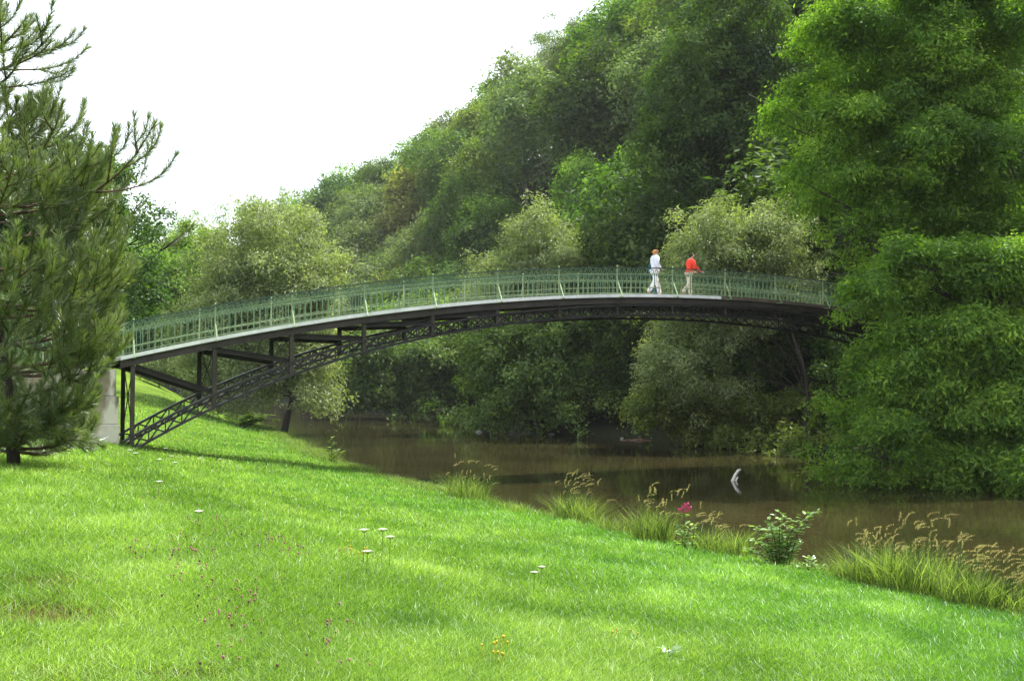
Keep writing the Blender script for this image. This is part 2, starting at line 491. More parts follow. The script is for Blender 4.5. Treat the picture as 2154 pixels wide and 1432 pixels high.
def copy_tree(o, parent=None):
    c = o.copy(); col.objects.link(c)
    if parent is not None: c.parent = parent
    for ch in [x for x in o.children]: copy_tree(ch, c)
    return c

LM = {
 'mid':   leafmat('leaf_mid_green', (.032, .064, .008), (.098, .168, .020), (.24, .32, .045), objvar=.55),
 'dark':  leafmat('leaf_dark_green', (.018, .042, .008), (.056, .104, .018), (.13, .20, .038), objvar=.3),
 'yell':  leafmat('leaf_yellow_green', (.065, .10, .012), (.14, .19, .025), (.26, .31, .05)),
 'willow':leafmat('leaf_willow', (.075, .10, .032), (.175, .215, .088), (.34, .38, .19), gloss=.1, objvar=.1),
 'grey':  leafmat('leaf_grey_green', (.042, .070, .026), (.105, .150, .052), (.21, .26, .10)),
 'brown': leafmat('leaf_browning', (.07, .072, .018), (.14, .14, .035), (.23, .22, .065)),
 'acac':  leafmat('leaf_acacia', (.032, .080, .009), (.110, .21, .020), (.29, .41, .05), trans=.5, objvar=.1),
 'under': leafmat('leaf_riverside', (.030, .056, .009), (.10, .15, .024), (.23, .28, .06), gloss=.08),
 'pine':  leafmat('pine_needles', (.045, .075, .018), (.11, .155, .04), (.27, .31, .13), trans=.35, gloss=.4, rough=.4, objvar=0),
 'fir':   leafmat('far_needles', (.02, .036, .022), (.04, .06, .035), (.07, .10, .055)),
}

# ---- hillside prototypes
protos = []
def proto(kind, H, Rr, base, K, mat, n=18000, size=.40, taper=1.0, cr=.34, seed=0, bark='bark', r0=.2, **kw):
    cen, rad = egg_clusters(H, Rr, base, K, cr, taper, seed=seed)
    t = tree('broadleaf_tree', (0, 0, 0), H, cen, rad, n, size, LM[mat], M[bark], r0=r0, seed=seed, label='x', **kw)
    t['look'] = kind
    protos.append(t); return t
def proto_pine(seed):
    H = 15; r_ = np.random.default_rng(seed)
    cen = []; rad = []
    for i in range(15):
        a = i * 2.4; q = 2.1 * r_.random() + .5; z = 8.0 + 6.6 * i / 14
        cen.append((q * math.cos(a), q * math.sin(a), z)); c = .75 + .4 * r_.random(); rad.append((c * 1.3, c * 1.3, c * .5))
    t = tree('scots_pine', (0, 0, 0), H, np.array(cen), np.array(rad), 9000, .26, LM['grey'], M['bark_red'], r0=.24, seed=seed, label='x', aspect=.25, top=.97, limbs=15, kink=.5)
    t['look'] = 'pine'; protos.append(t); return t
def proto_spruce(seed):
    H = 14; cen = []; rad = []; r_ = np.random.default_rng(seed)
    for i in range(26):
        f = i / 25; a = i * 2.4; q = (1 - f) * 1.6; c = .35 + (1 - f) * .75
        cen.append((q * math.cos(a), q * math.sin(a), 2.0 + 11.8 * f)); rad.append((c, c, c * .55))
    t = tree('spruce_tree', (0, 0, 0), H, np.array(cen), np.array(rad), 9000, .28, LM['fir'], r0=.16, seed=seed, label='x', aspect=.3, droop=.8, top=.98)
    t['look'] = 'spruce'; protos.append(t); return t

proto('mid green round-crowned broadleaf tree', 13, 4.3, .22, 34, 'mid', seed=1)
proto('tall mid green broadleaf tree', 15, 4.0, .2, 38, 'mid', seed=2)
proto('dark green dense broadleaf tree', 14, 4.8, .18, 38, 'dark', seed=3, n=17000)
proto('dark green narrow broadleaf tree', 14, 3.6, .2, 32, 'dark', seed=4)
proto('yellow-green leafy tree', 12, 3.8, .2, 30, 'yell', seed=5)
proto('grey-green loose-crowned tree', 14, 4.2, .25, 30, 'grey', seed=6, n=12000, bark='bark_grey')
proto('browning thin-leaved tree', 12, 3.0, .22, 22, 'brown', seed=7, n=8000)
proto('muted green spreading tree', 12, 4.8, .22, 34, 'under', seed=8)
p_pine = proto_pine(9); p_spruce = proto_spruce(10)

def look_pick(px, py):
    """what kind of tree the photo shows around this pixel"""
    r = random.random()
    if px > 1380 and py < 430: return 2 if r < .55 else (3 if r < .8 else 1)
    if px > 1230 and py > 400: return 2 if r < .5 else 3
    if 1050 < px < 1260 and 40 < py < 330: return 5 if r < .5 else (8 if r < .7 else 0)
    if px < 640: return 4 if r < .35 else (0 if r < .6 else (9 if r < .75 else (5 if r < .9 else 7)))
    if 820 < px < 900 and 300 < py < 450: return 6
    if 700 < px < 1000: return 0 if r < .3 else (5 if r < .5 else (7 if r < .7 else (4 if r < .85 else 2)))
    return 0 if r < .3 else (1 if r < .45 else (5 if r < .65 else (7 if r < .8 else (4 if r < .9 else 2))))

def proj(x, y, z):
    c, s = math.cos(PITCH), math.sin(PITCH)
    dep = y * c + z * s; up = -y * s + z * c
    return CX + FPX * x / dep, CY - FPX * up / dep

# ---- place hillside trees on a jittered grid along the far bank
hill = []
seg = np.diff(FB, axis=0); sl = np.hypot(seg[:, 0], seg[:, 1]); cum = np.concatenate([[0], np.cumsum(sl)])
def along(s):
    i = int(np.searchsorted(cum, s) - 1); i = max(0, min(i, len(seg) - 1)); f = (s - cum[i]) / sl[i]
    p = FB[i] + seg[i] * f; d = seg[i] / sl[i]; return p, np.array([d[1], -d[0]])
qbands = [(4.5, 'foot'), (11.5, 'lower slope'), (19.5, 'middle slope'), (28, 'upper slope'), (37, 'high slope'), (46.5, 'skyline'), (57, 'back skyline')]
cands = []
for bi, (q, bname) in enumerate(qbands):
    s = 52.0 + (bi % 2) * 3
    while s < 330:
        p, nrm = along(s + random.uniform(-1.5, 1.5)); qq = q + random.uniform(-2, 2)
        if bi == 0: qq = q + random.uniform(-.8, .8)
        x, y = p + nrm * qq
        z = gz1(x, y)
        step = 7.6 + (s > 130) * 2.5 + (s > 200) * 3 + (bi == 6) * 2
        s += step * random.uniform(.85, 1.15)
        px, py = proj(x, y, z + 12)
        if y < 42 or px < 250 or px > 2300 or y > 230: continue
        pbx, pby = proj(x, y, z + 3)
        if pby < -150 or px > 2080 and bi > 2: continue
        # nothing stands on the bridge landing
        if bi < 3 and 40 < y < 56 and 10 < x < 32 and q < 16: continue
        cands.append((bi, bname, x, y, z, px, py))
for (px_, py_) in ((1141, 395), (1172, 300), (1186, 262), (1209, 315), (905, 430), (1075, 260)):
    d = at(px_, py_, 1.0); Ys = np.arange(55, 200, .25)
    P_ = np.stack([d.x * Ys, Ys], 1); hit = np.where((d.z * Ys < gz(P_)) & (-sdist(P_, FB) > 3))[0]
    if len(hit):
        yy_ = Ys[hit[0]] - 1.5; x_ = d.x * yy_
        cands = [c for c in cands if c[1] == 'pine' or not (abs(c[5] - px_) < 30 and c[3] < yy_ - 1 and c[6] < py_ - 25 and c[3] > yy_ - 45)]
        cands.append((3, 'pine', x_, yy_, gz1(x_, yy_), px_, 100)); print('pine', px_, round(yy_))
print('hill trees', len(cands))
used = set()
for bi, bname, x, y, z, px, py in cands:
    k = look_pick(px, py) if bname != 'pine' else 8
    pr = protos[k]
    if k in used: t = copy_tree(pr)
    else: t = pr; used.add(k)
    t.location = (x, y, z - .15); t.rotation_euler = (R(random.uniform(-3, 3)), R(random.uniform(-3, 3)), random.uniform(0, 6.28))
    sc = random.uniform(.85, 1.28) * (1.0 if bi else .75) * (1.15 if bi > 2 else 1)
    t.scale = (sc * random.uniform(.9, 1.15), sc * random.uniform(.9, 1.15), sc)
    hill.append((bi, bname, px, t))
for k, pr in enumerate(protos):
    if k not in used:
        for c in list(pr.children): bpy.data.objects.remove(c)
        bpy.data.objects.remove(pr)
ordn = ['', 'first', 'second', 'third', 'fourth', 'fifth', 'sixth', 'seventh', 'eighth', 'ninth', 'tenth', '11th', '12th', '13th', '14th', '15th', '16th', '17th', '18th', '19th', '20th'] + [('%dth' % i if i % 10 not in (1, 2, 3) else '%d%s' % (i, {1: 'st', 2: 'nd', 3: 'rd'}[i % 10])) for i in range(21, 100)]
LK = {'pine': 'tall sparse pine with bare reddish trunk', 'spruce': 'dark pointed spruce'}
for bi, (q, bname) in enumerate(qbands):
    row = sorted([h for h in hill if h[0] == bi], key=lambda h: h[2])
    where = {0: 'row nearest the river below the hill', 1: 'second row up the wooded hill', 2: 'third row up the wooded hill', 3: 'fourth row up the wooded hill',
             4: 'fifth row up the wooded hill', 5: 'skyline row of the wooded hill', 6: 'row just behind the hill skyline'}[bi]
    for i, h in enumerate(row):
        lk = LK.get(h[3]['look'], h[3]['look'])
        tag(h[3], '%s, %s from left, %s' % (lk, ordn[i + 1], where), 'tree', 'trees on the wooded hillside')
for h in hill:
    del h[3]['look']

# far wood as one mass
def far_wood():
    cen = []; rad = []
    for s in np.arange(150, 560, 7.5):
        for q in (5, 14, 23, 32, 41, 50, 60):
            p, nrm = along(min(s + random.uniform(-2, 2), cum[-1] - 1)); x, y = p + nrm * (q + random.uniform(-3, 3))
            if y < 205: continue
            z = gz1(x, y); h = random.uniform(9, 15)
            for j in range(3):
                c = random.uniform(1.6, 2.8)
                cen.append((x + random.uniform(-2, 2), y + random.uniform(-2, 2), z + h * (.4 + .28 * j))); rad.append((c, c, c * .9))
    return np.array(cen), np.array(rad)
cen, rad = far_wood()
o = link('distant_wood', leaf_mesh('distant_wood', cen, rad, 230000, .62, per=6, tintbase=None), None, LM['mid'])
tag(o, 'distant hazy wood covering the far end of the valley hill', 'wood', kind='stuff')

# ---- feature trees
def blob(lst, Y):
    """clusters from (px, py, r_px[, dY]) at depth Y, returned in world coordinates"""
    c = []; r = []
    for b in lst:
        px, py, rp = b[:3]; y = Y + (b[3] if len(b) > 3 else 0)
        p = at(px, py, y); c.append(tuple(p)); rr = rp * y / FPX; r.append((rr, rr * 1.1, rr * .9))
    return np.array(c), np.array(r)

def feature(name, base, lst, Y, n, size, mat, label, depth_copies=(0,), bark=None, r0=.2, limbs=14, group=None, cat='tree', trunk=True, hfac=.8, kink=.3, jit=.25, vz=1.0, lean=0, **kw):
    """a tree from measured clusters; base = (x, y) on the ground"""
    bx, by = base; bz = gz1(bx, by)
    c, r = blob(lst, Y); r[:, 2] *= vz
    cs = []; rs = []
    for dc in depth_copies:
        cs.append(c + np.array([0, dc, 0]) + rng.normal(0, jit, c.shape)); rs.append(r * (1 if dc == 0 else .9))
    c = np.vstack(cs) - np.array([bx, by, bz]); r = np.vstack(rs)
    H = float((c[:, 2] + r[:, 2]).max())
    t = empty(name, (bx, by, bz)); tag(t, label, cat, group)
    if trunk: trunk_mb(H, r0, c, lean, limbs, len(lst), hfac, kink).build('trunk', bark or M['bark'], t, True)
    link('crown', leaf_mesh('crown', c, r, n, size, **kw), t, LM[mat])
    return t

# A: willow on near bank behind the bridge
random.seed(11)
feature('willow_tree', (-13.4, 63.5), [(578, 425, 32), (528, 455, 34), (625, 455, 34), (487, 502, 38), (560, 500, 55), (655, 508, 40), (450, 562, 40), (520, 570, 60), (610, 570, 60), (680, 560, 45),
        (430, 630, 50), (510, 640, 60), (600, 640, 65), (670, 630, 50), (430, 700, 55), (500, 710, 60), (590, 700, 60), (660, 700, 50), (450, 770, 50), (530, 780, 55), (610, 770, 55), (670, 770, 50),
        (480, 830, 35), (430, 815, 34), (400, 770, 34), (410, 720, 36), (455, 850, 26), (500, 855, 26), (530, 850, 26), (650, 830, 42), (690, 840, 32), (560, 820, 30)], 63, 115000, .24, 'willow',
        'tall grey-green willow on the near bank, behind the left half of the bridge', (0, 2.6, -1.8), r0=.2, limbs=20, kink=1.5, lean=1.6, bark=M['bark'], aspect=.32, shell=.3)
# B: conical willow
feature('willow_tree', at(1140, 900, 66)[:2], [(1140, 425, 26), (1135, 470, 40), (1165, 500, 42), (1105, 510, 45), (1145, 560, 60), (1080, 570, 45), (1200, 570, 45), (1070, 630, 50), (1140, 640, 60), (1210, 640, 50), (1010, 560, 35), (1000, 620, 40)], 66, 34000, .24,
        'willow', 'pale pointed willow rising behind the middle of the bridge', (0, 2.2), r0=.25, limbs=14, aspect=.32)
# C: round willow
feature('willow_tree', at(1690, 905, 50)[:2], [(1520, 440, 40), (1580, 450, 45), (1640, 465, 45), (1480, 490, 50), (1550, 500, 60), (1620, 510, 60), (1680, 510, 45), (1440, 540, 45), (1500, 560, 60), (1580, 570, 65), (1660, 570, 55), (1710, 560, 35),
        (1430, 600, 45), (1500, 630, 60), (1580, 640, 65), (1660, 640, 55), (1720, 620, 35), (1400, 660, 40), (1410, 710, 45), (1470, 690, 45), (1405, 770, 45), (1450, 790, 55), (1400, 830, 42), (1460, 850, 45), (1520, 720, 40), (1540, 830, 45)], 51, 75000, .19,
        'willow', 'broad round silvery willow behind the two walkers', (0, 2.4), r0=.11, limbs=16, aspect=.32, kink=1.6, hfac=.6)
# D: riverside bushes under the bridge on the far bank
feature('riverside_shrub', at(1120, 905, 66)[:2], [(1010, 720, 45), (1080, 710, 55), (1150, 700, 55), (1220, 700, 55), (1290, 700, 50), (1010, 780, 45), (990, 810, 30), (1070, 780, 55), (1150, 780, 60), (1230, 780, 55), (1300, 770, 55),
        (1030, 850, 45), (1100, 850, 50), (1170, 850, 50), (1010, 890, 26), (1060, 895, 26), (1110, 895, 24), (1250, 840, 45), (1310, 840, 45), (1160, 890, 22), (1195, 882, 24, -3), (1245, 888, 22, -4), (1370, 905, 24, -8)], 64, 60000, .24,
        'under', 'wide green bush leaning over the water under the middle of the bridge', (0, 2.5), cat='bush', r0=.15, limbs=14, shell=.3, hfac=.5)
feature('riverside_shrub', at(860, 865, 95)[:2], [(740, 770, 40), (800, 760, 45), (860, 750, 45), (920, 750, 45), (760, 820, 38), (820, 820, 42), (880, 815, 42), (930, 810, 42), (900, 850, 26), (840, 850, 25), (780, 845, 22), (960, 800, 38), (940, 860, 22), (700, 800, 30), (722, 832, 22), (760, 848, 20), (820, 866, 18, -4), (870, 872, 20, -6), (915, 882, 22, -9), (955, 892, 22, -12), (980, 880, 26, -12)], 90, 34000, .34,
        'dark', 'dark green bush at the waterline below the left arch of the bridge', (0, 3), cat='bush', r0=.15, limbs=8, shell=.3, hfac=.5)
feature('riverside_shrub', at(1420, 920, 57)[:2], [(1360, 840, 40), (1400, 880, 35), (1340, 890, 28), (1460, 890, 40), (1520, 900, 38), (1440, 930, 20), (1570, 880, 45), (1630, 900, 45), (1500, 935, 22), (1560, 940, 25), (1620, 945, 25), (1640, 935, 30, -5), (1590, 940, 26, -4), (1690, 945, 32, -6), (1740, 945, 34, -6), (1790, 930, 34, -6), (1540, 930, 26, -2), (1690, 930, 35), (1740, 900, 40), (1680, 860, 40)], 52, 40000, .2,
        'under', 'low dark bush on the far bank under the right arch of the bridge', (0, 1.5), cat='bush', r0=.1, limbs=8, shell=.35, hfac=.4)
# maple, dark, big
feature('maple_tree', at(1560, 560, 72)[:2], [(1500, 60, 70), (1590, 70, 75), (1680, 100, 60), (1470, 140, 75), (1560, 150, 85), (1660, 180, 70), (1430, 220, 70), (1520, 230, 85), (1620, 260, 80), (1700, 270, 55), (1400, 300, 65), (1480, 310, 80), (1580, 340, 85), (1670, 350, 65),
        (1380, 370, 50), (1450, 390, 70), (1540, 410, 70), (1640, 420, 60), (1330, 440, 45), (1400, 460, 55), (1500, 20, 60), (1600, 10, 60)], 66, 95000, .26,
        'dark', 'huge dark maple on the slope above the round willow', (0, 3.5), r0=.4, limbs=22, hfac=.85)
# E: right-hand trees overhanging the river
E1 = [(1760, 60, 70), (1850, 30, 90), (1960, 20, 100), (2080, 20, 110), (1730, 150, 60), (1810, 140, 85), (1920, 130, 100), (2040, 130, 110), (2140, 110, 90), (1720, 250, 60), (1790, 250, 80), (1890, 240, 95), (2000, 240, 105), (2110, 240, 100),
      (1710, 330, 50), (1770, 350, 70), (1860, 340, 85), (1960, 340, 95), (2080, 350, 100), (1730, 410, 42), (1800, 430, 55), (1890, 430, 75), (1990, 430, 85), (2100, 440, 95), (1860, 510, 55), (1960, 520, 75), (2060, 530, 85), (1790, 480, 35), (2150, 540, 70)]
rtree = feature('acacia_tree', (18.8, 39.5), E1, 36, 290000, .165, 'acac', 'large bright green tree filling the upper right corner', (0, 3.2), r0=.38, limbs=26, per=9, spread=1.2, aspect=.38, droop=.4, flat=.75, shell=.3, vz=.85, puffr=.32, jit=.4)
E2 = [(1850, 590, 40), (1910, 570, 55), (1990, 590, 65), (2080, 600, 80), (2150, 590, 70), (1840, 650, 35), (1900, 640, 50), (1890, 560, 45), (1980, 680, 50), (2060, 690, 75), (2140, 700, 75), (1900, 740, 45), (1850, 800, 42), (1930, 770, 55), (2010, 780, 70), (2100, 800, 85),
      (1800, 860, 38), (1770, 860, 24), (1870, 850, 55), (1950, 860, 65), (2040, 880, 75), (2130, 890, 80), (1800, 940, 32), (1850, 930, 50), (1930, 950, 55), (2010, 960, 60), (2145, 1005, 50, -2), (2180, 960, 60, -2), (2090, 970, 60), (1765, 985, 32), (1745, 1005, 20), (1800, 1010, 26), (1860, 1020, 28), (1940, 1020, 34), (2020, 1030, 36), (2100, 1040, 40), (1830, 985, 38), (1890, 1000, 32), (2150, 960, 60)]
feature('overhanging_tree', (18.6, 33.0), E2, 32.5, 270000, .155, 'acac', 'green tree whose branches hang low over the water at the right edge', (0, 2.2), r0=.28, limbs=24, per=9, spread=1.2, aspect=.38, droop=.4, flat=.75, shell=.3, vz=.85, puffr=.32, jit=.3, hfac=.7)
# filler behind E2, dark
feature('hazel_bush', (17.5, 45.0), [(1820, 700, 60), (1900, 720, 70), (1980, 740, 70), (1800, 790, 50), (1860, 830, 60), (1950, 860, 70), (1760, 760, 35), (1770, 900, 40), (2060, 800, 80), (2140, 820, 80), (1850, 930, 35), (2120, 930, 60), (2040, 960, 40)], 47.5, 45000, .22,
        'dark', 'shaded bush on the far bank at the right end of the bridge', (0, 2), cat='bush', r0=.1, limbs=8, hfac=.4)
feature('broadleaf_tree', (26.5, 52), [(1800, 440, 60), (1800, 520, 60), (1790, 590, 50), (1880, 480, 70), (1760, 480, 40), (1860, 560, 70), (1840, 630, 60), (1920, 620, 70), (1940, 560, 70), (1980, 500, 80), (1810, 380, 60)], 55, 40000, .24,
        'mid', 'green tree directly behind the right end of the bridge railing', (0, 2.5), r0=.25, limbs=10)
# left side trees
feature('lime_tree', (-15.5, 37.5), [(60, 330, 60), (130, 320, 50), (200, 345, 38), (250, 370, 34), (40, 410, 60), (120, 400, 55), (200, 410, 45), (270, 415, 34), (300, 440, 26), (60, 490, 60), (150, 480, 50), (230, 480, 45), (290, 490, 34), (320, 470, 20),
        (80, 570, 60), (170, 560, 55), (250, 560, 45), (300, 560, 30), (100, 650, 55), (190, 640, 50), (265, 630, 40), (300, 620, 28), (0, 560, 60), (0, 450, 60), (0, 650, 50)], 38, 75000, .16,
        'dark', 'loose green broadleaf tree showing sky gaps behind the pine', (0, 2), r0=.22, limbs=25, shell=.35, hfac=.9)
bgl = [((-31, 88), [(310, 560, 40), (350, 560, 45), (400, 540, 40), (330, 620, 45), (380, 620, 45), (350, 680, 45), (300, 660, 40), (400, 690, 40), (330, 740, 38), (380, 745, 38), (300, 760, 30), (340, 785, 22), (390, 785, 24)], 88, 'mid', 'green tree at the far end of the meadow, left of the tall willow'),
       ((-36, 84), [(290, 600, 45), (240, 620, 50), (290, 680, 45), (220, 700, 50), (320, 720, 35), (260, 740, 40), (300, 770, 26), (270, 780, 24), (320, 790, 16)], 84, 'dark', 'dark tree beyond the meadow seen through the left bridge railing'),
       ((-24, 90), [(400, 600, 40), (440, 620, 40), (420, 680, 45), (400, 740, 40), (450, 740, 40), (360, 740, 30), (410, 785, 26), (450, 790, 28), (380, 790, 18)], 93, 'dark', 'dark tree between the meadow and the tall willow'),
       ((-27, 110), [(360, 520, 35), (410, 500, 35), (450, 520, 35), (390, 560, 40), (440, 570, 40)], 110, 'yell', 'yellowish tree above the meadow left of the tall willow')]
for b, l, Yd, m_, lab in bgl:
    feature('broadleaf_tree', b, l, Yd, 20000, .3, m_, lab, (0, 3), r0=.2, limbs=8, hfac=.7)
feature('willow_shrub', (-24.5, 76), [(330, 765, 20), (350, 760, 22), (370, 772, 18), (345, 778, 22), (320, 780, 16)], 76, 5000, .22, 'willow', 'small silvery round bush at the top of the far meadow', cat='bush', r0=.05, limbs=5, hfac=.5, aspect=.3)

# ------------------------------------------------------------------ foreground pine
def pine_tree():
    base = Vector((-6.35, 14.0, gz1(-6.35, 14.0)))
    t = empty('pine_tree', base); tag(t, 'tall dark pine with long needles at the left edge of the photo', 'pine tree')
    H = 7.6
    tb = MB(); bb = MB()
    tp = [Vector((.05 * math.sin(i) - .11 * i, .04 * math.cos(i * 1.3), H * i / 10 - (.3 if i == 0 else 0))) for i in range(11)]
    tb.tube(tp, [.085 * (1 - .085 * i) for i in range(11)], 9)
    NP = []; ND = []; NL = []; CN = []
    r_ = random.Random(5)
    def shoot(p0, d0, L, r, lvl, up, lim=False):
        """curving shoot; needles on its outer part"""
        n = 7; pts = [p0.copy()]; d = d0.normalized(); p = p0.copy()
        for i in range(n):
            d = (d + Vector((r_.uniform(-.10, .10), r_.uniform(-.10, .10), up * (i / n) ** 1.3 * .35 + r_.uniform(-.05, .05)))).normalized()
            p = p + d * L / n; pts.append(p.copy())
        bb.tube(pts, [max(.004, r * (1 - .8 * i / n)) for i in range(n + 1)], 5)
        nee = min(L * .95, .75 if lvl < 2 else .6)
        # needles
        cnt = int(nee / .0065)
        for k in range(cnt):
            s = (L - nee * (k + r_.random()) / cnt) / L * n
            i0 = min(int(s), n - 1); q = pts[i0].lerp(pts[i0 + 1], s - i0)
            dd = (pts[i0 + 1] - pts[i0]).normalized()
            NP.append(tuple(q)); ND.append(tuple(dd)); NL.append(.10 + .05 * r_.random())
        tipd = (pts[-1] - pts[-2]).normalized()
        for k in range(14): NP.append(tuple(pts[-1])); ND.append(tuple(tipd * 1.6)); NL.append(.10)
        if lvl < 2:
            m = {0: int(2 + L * 3.5), 1: int(.8 + L * 2.5)}[lvl] if not lim else {0: int(1 + L * 2.2), 1: 1}[lvl]
            for k in range(m):
                f = .28 + .68 * (k + r_.random() * .6) / m
                s = f * n; i0 = min(int(s), n - 1); q = pts[i0].lerp(pts[i0 + 1], s - i0)
                dd = (pts[i0 + 1] - pts[i0]).normalized()
                side = dd.cross(Vector((0, 0, 1))).normalized() * (1 if k % 2 else -1)
                nd = dd * .75 + side * r_.uniform(.5, .95) + Vector((0, 0, r_.uniform(-.12, .35)))
                shoot(q, nd, max(.25, L * (1 - f) * .75 + .22) * (.8 + .4 * r_.random()), r * .5, lvl + 1, up * 1.3, lim)
    z = .22
    while z < H - .3:
        f = z / H
        Lb = float(np.interp(z, [.3, .9, 1.6, 3.0, 3.6, 4.0, 4.3, 4.7, 5.1, 5.6, 6.2, 7.6], [1.05, 1.4, 1.6, 1.75, 1.5, 1.3, .8, .5, .5, .6, .5, .3]))
        nb = 5 if z < 4 else 3
        a0 = r_.uniform(0, 6.28)
        for k in range(nb):
            a = a0 + 6.283 * k / nb + r_.uniform(-.25, .25)
            el = -.12 + .45 * f + r_.uniform(-.12, .15)
            shoot(Vector((-1.1 * z / H, 0, z + r_.uniform(-.08, .08))), Vector((math.cos(a), math.sin(a), el)), Lb * r_.uniform(.75, 1.12), .028 * (1 - f * .5), 0, 1.0)
        z += .42 + .05 * r_.random()
    # the long limb that curves up against the sky on the right
    for tgt, z0, zz in (((338, 235), 3.2, 1.3), ((262, 545), 1.9, .9), ((240, 670), 1.25, .8), ((125, 25), 5.0, .7), ((95, 105), 4.75, .6), ((60, 10), 5.2, .8), ((168, 200), 3.6, 1.8), ((240, 300), 3.3, 1.3), ((62, 178), 3.9, 1.8), ((215, 760), .9, .8), ((150, 940), .5, -.3), ((75, 962), .7, -.1), ((-30, 968), .6, -.1), ((20, 972), .55, .0)):
        e = at(tgt[0], tgt[1], 13.6) - base
        p0 = Vector((-1.1 * z0 / H, 0, z0)); dv = e - p0; L = dv.length
        shoot(p0, Vector((dv.x, dv.y, dv.z * .25)), L * .97, .03, 0, zz, e.z > 3.3)
    tb.build('trunk', M['bark'], t, True)
    bb.build('branch_work', M['bark_red'], t, True)
    Pn = np.array(NP); Dn = np.array(ND); Ln = np.array(NL)
    rep = 2
    Pn = np.repeat(Pn, rep, 0); Dn = np.repeat(Dn, rep, 0); Ln = np.repeat(Ln, rep)
    n = len(Pn)
    u = unit(n); Dn = Dn * .85 + u * .62; Dn[:, 2] += .08; Dn /= np.linalg.norm(Dn, axis=1)[:, None]
    side = np.cross(Dn, unit(n)); side /= np.linalg.norm(side, axis=1)[:, None]
    wd = .0036
    V = np.stack([Pn - side * wd, Pn + side * wd, Pn + Dn * Ln[:, None] + side * wd * .4, Pn + Dn * Ln[:, None] - side * wd * .4], 1).reshape(-1, 3)
    print('needles', n)
    tt = np.clip(np.repeat(rng.random(n // 60 + 1), 60)[:n] * .5 + rng.random(n) * .45, 0, 1)
    link('needles', mesh_np('needles', V, np.arange(4 * n).reshape(-1, 4), {'tint': ('FACE', tt)}), t, LM['pine'])
    return t
pine_tree()

# ------------------------------------------------------------------ the footbridge
PN = 2.19; B0 = Vector((-10.4, 30.0, 0)); UB = Vector((.906, .423, 0)).normalized(); WB = Vector((-.423, .906, 0)).normalized(); WID = 2.6
NLAST = 17
def zdeck(n): d = n - 8.5; return 2.95 - .0306 * d * d
def ztop(n): d = n - 8.5; return 2.62 - (.0382 * d * d + .000261 * d ** 4)
def B(n, wv, z): return B0 + UB * (n * PN) + WB * wv + Vector((0, 0, z))
br = empty('footbridge', B(8.5, WID / 2, WZ)); tag(br, 'dark steel arched footbridge with green railings crossing the river', 'bridge')
INV = Matrix.Translation(-br.location)
def bbuild(mb, name, mat, parent=None, smooth=False):
    mb.v = [tuple(Vector(v) - br.location) for v in mb.v]
    return mb.build(name, mat, parent or br, smooth)
def nr(a, b, st): return [a + (b - a) * i / max(1, round((b - a) / st)) for i in range(max(1, round((b - a) / st)) + 1)]

NA, NZ = -2.4, 19.4
mb = MB(); mb.sweep([B(n, WID / 2, zdeck(n) - .06) for n in nr(NA, NZ, .5)], WID + .12, .09, WB); bbuild(mb, 'deck', M['deck'])
for wv in (-.11, WID + .11):
    mb = MB(); mb.sweep([B(n, wv, zdeck(n) - .06) for n in nr(-.15, 8.9, .25)], .05, .105, WB); o = bbuild(mb, 'edge_board', M['white']); o['label'] = 'white edge board along the deck'
    mb = MB(); mb.sweep([B(n, wv, zdeck(n) - .06) for n in nr(8.92, NZ, .25)], .05, .11, WB); o = bbuild(mb, 'edge_board', M['edge_shade_brown']); o['label'] = 'edge board at the right end, tree shade painted in as brown'  # right-hand length: shade of the trees is put into its colour
    # edge beam: web, two flanges
    w0 = -.03 if wv < 0 else WID + .03
    mb = MB(); pts = nr(-.15, NLAST + .15, .25)
    mb.sweep([B(n, w0, zdeck(n) - .225) for n in pts], .03, .17, WB)
    mb.sweep([B(n, w0, zdeck(n) - .135) for n in pts], .15, .018, WB)
    mb.sweep([B(n, w0, zdeck(n) - .318) for n in pts], .15, .018, WB)
    bbuild(mb, 'edge_beam', M['beam'])
# joints in the white board
# cross beams under the deck
for n in range(0, NLAST + 1):
    mb = MB(); mb.bar(B(n, .05, zdeck(n) - .26), B(n, WID - .05, zdeck(n) - .26), .14, .08, (0, 0, 1)); bbuild(mb, 'cross_beam', M['steel'])
# arch trusses
def arch(wv, par_name):
    top = nr(-.12, NLAST + .12, .2)
    mb = MB()
    mb.sweep([B(n, wv - .05, ztop(n) - .035) for n in top], .09, .070, WB)
    mb.sweep([B(n, wv + .06, ztop(n) - .035) for n in top], .09, .070, WB)
    tr = bbuild(mb, 'arch_rib', M['steel_rib'])
    mb = MB()
    def zb(n):
        sl = abs((ztop(n + .05) - ztop(n - .05)) / (.1 * PN)); return ztop(n) - .37 * math.sqrt(1 + sl * sl)
    mb.sweep([B(n, wv - .05, zb(n)) for n in top], .09, .068, WB)
    mb.sweep([B(n, wv + .06, zb(n)) for n in top], .09, .068, WB)
    bbuild(mb, 'bottom_chord', M['steel_rib'], tr)
    mb = MB(); k = 0; n = 0.0
    while n < NLAST - .01:
        a, b = n, n + .2
        mb.bar(B(a, wv, ztop(a) - .05), B(a, wv, zb(a) + .02), .034, .034, UB)
        mb.bar(B(a + .01, wv - .03, ztop(a) - .055), B(b - .01, wv - .03, zb(b) + .02), .044, .012, Vector((0, 0, 1)))
        mb.bar(B(a + .01, wv + .03, zb(a) + .02), B(b - .01, wv + .03, ztop(b) - .055), .044, .012, Vector((0, 0, 1)))
        n += .2
    bbuild(mb, 'lattice', M['steel_rib'], tr)
    return tr
arch(0, 'near'); arch(WID, 'far')
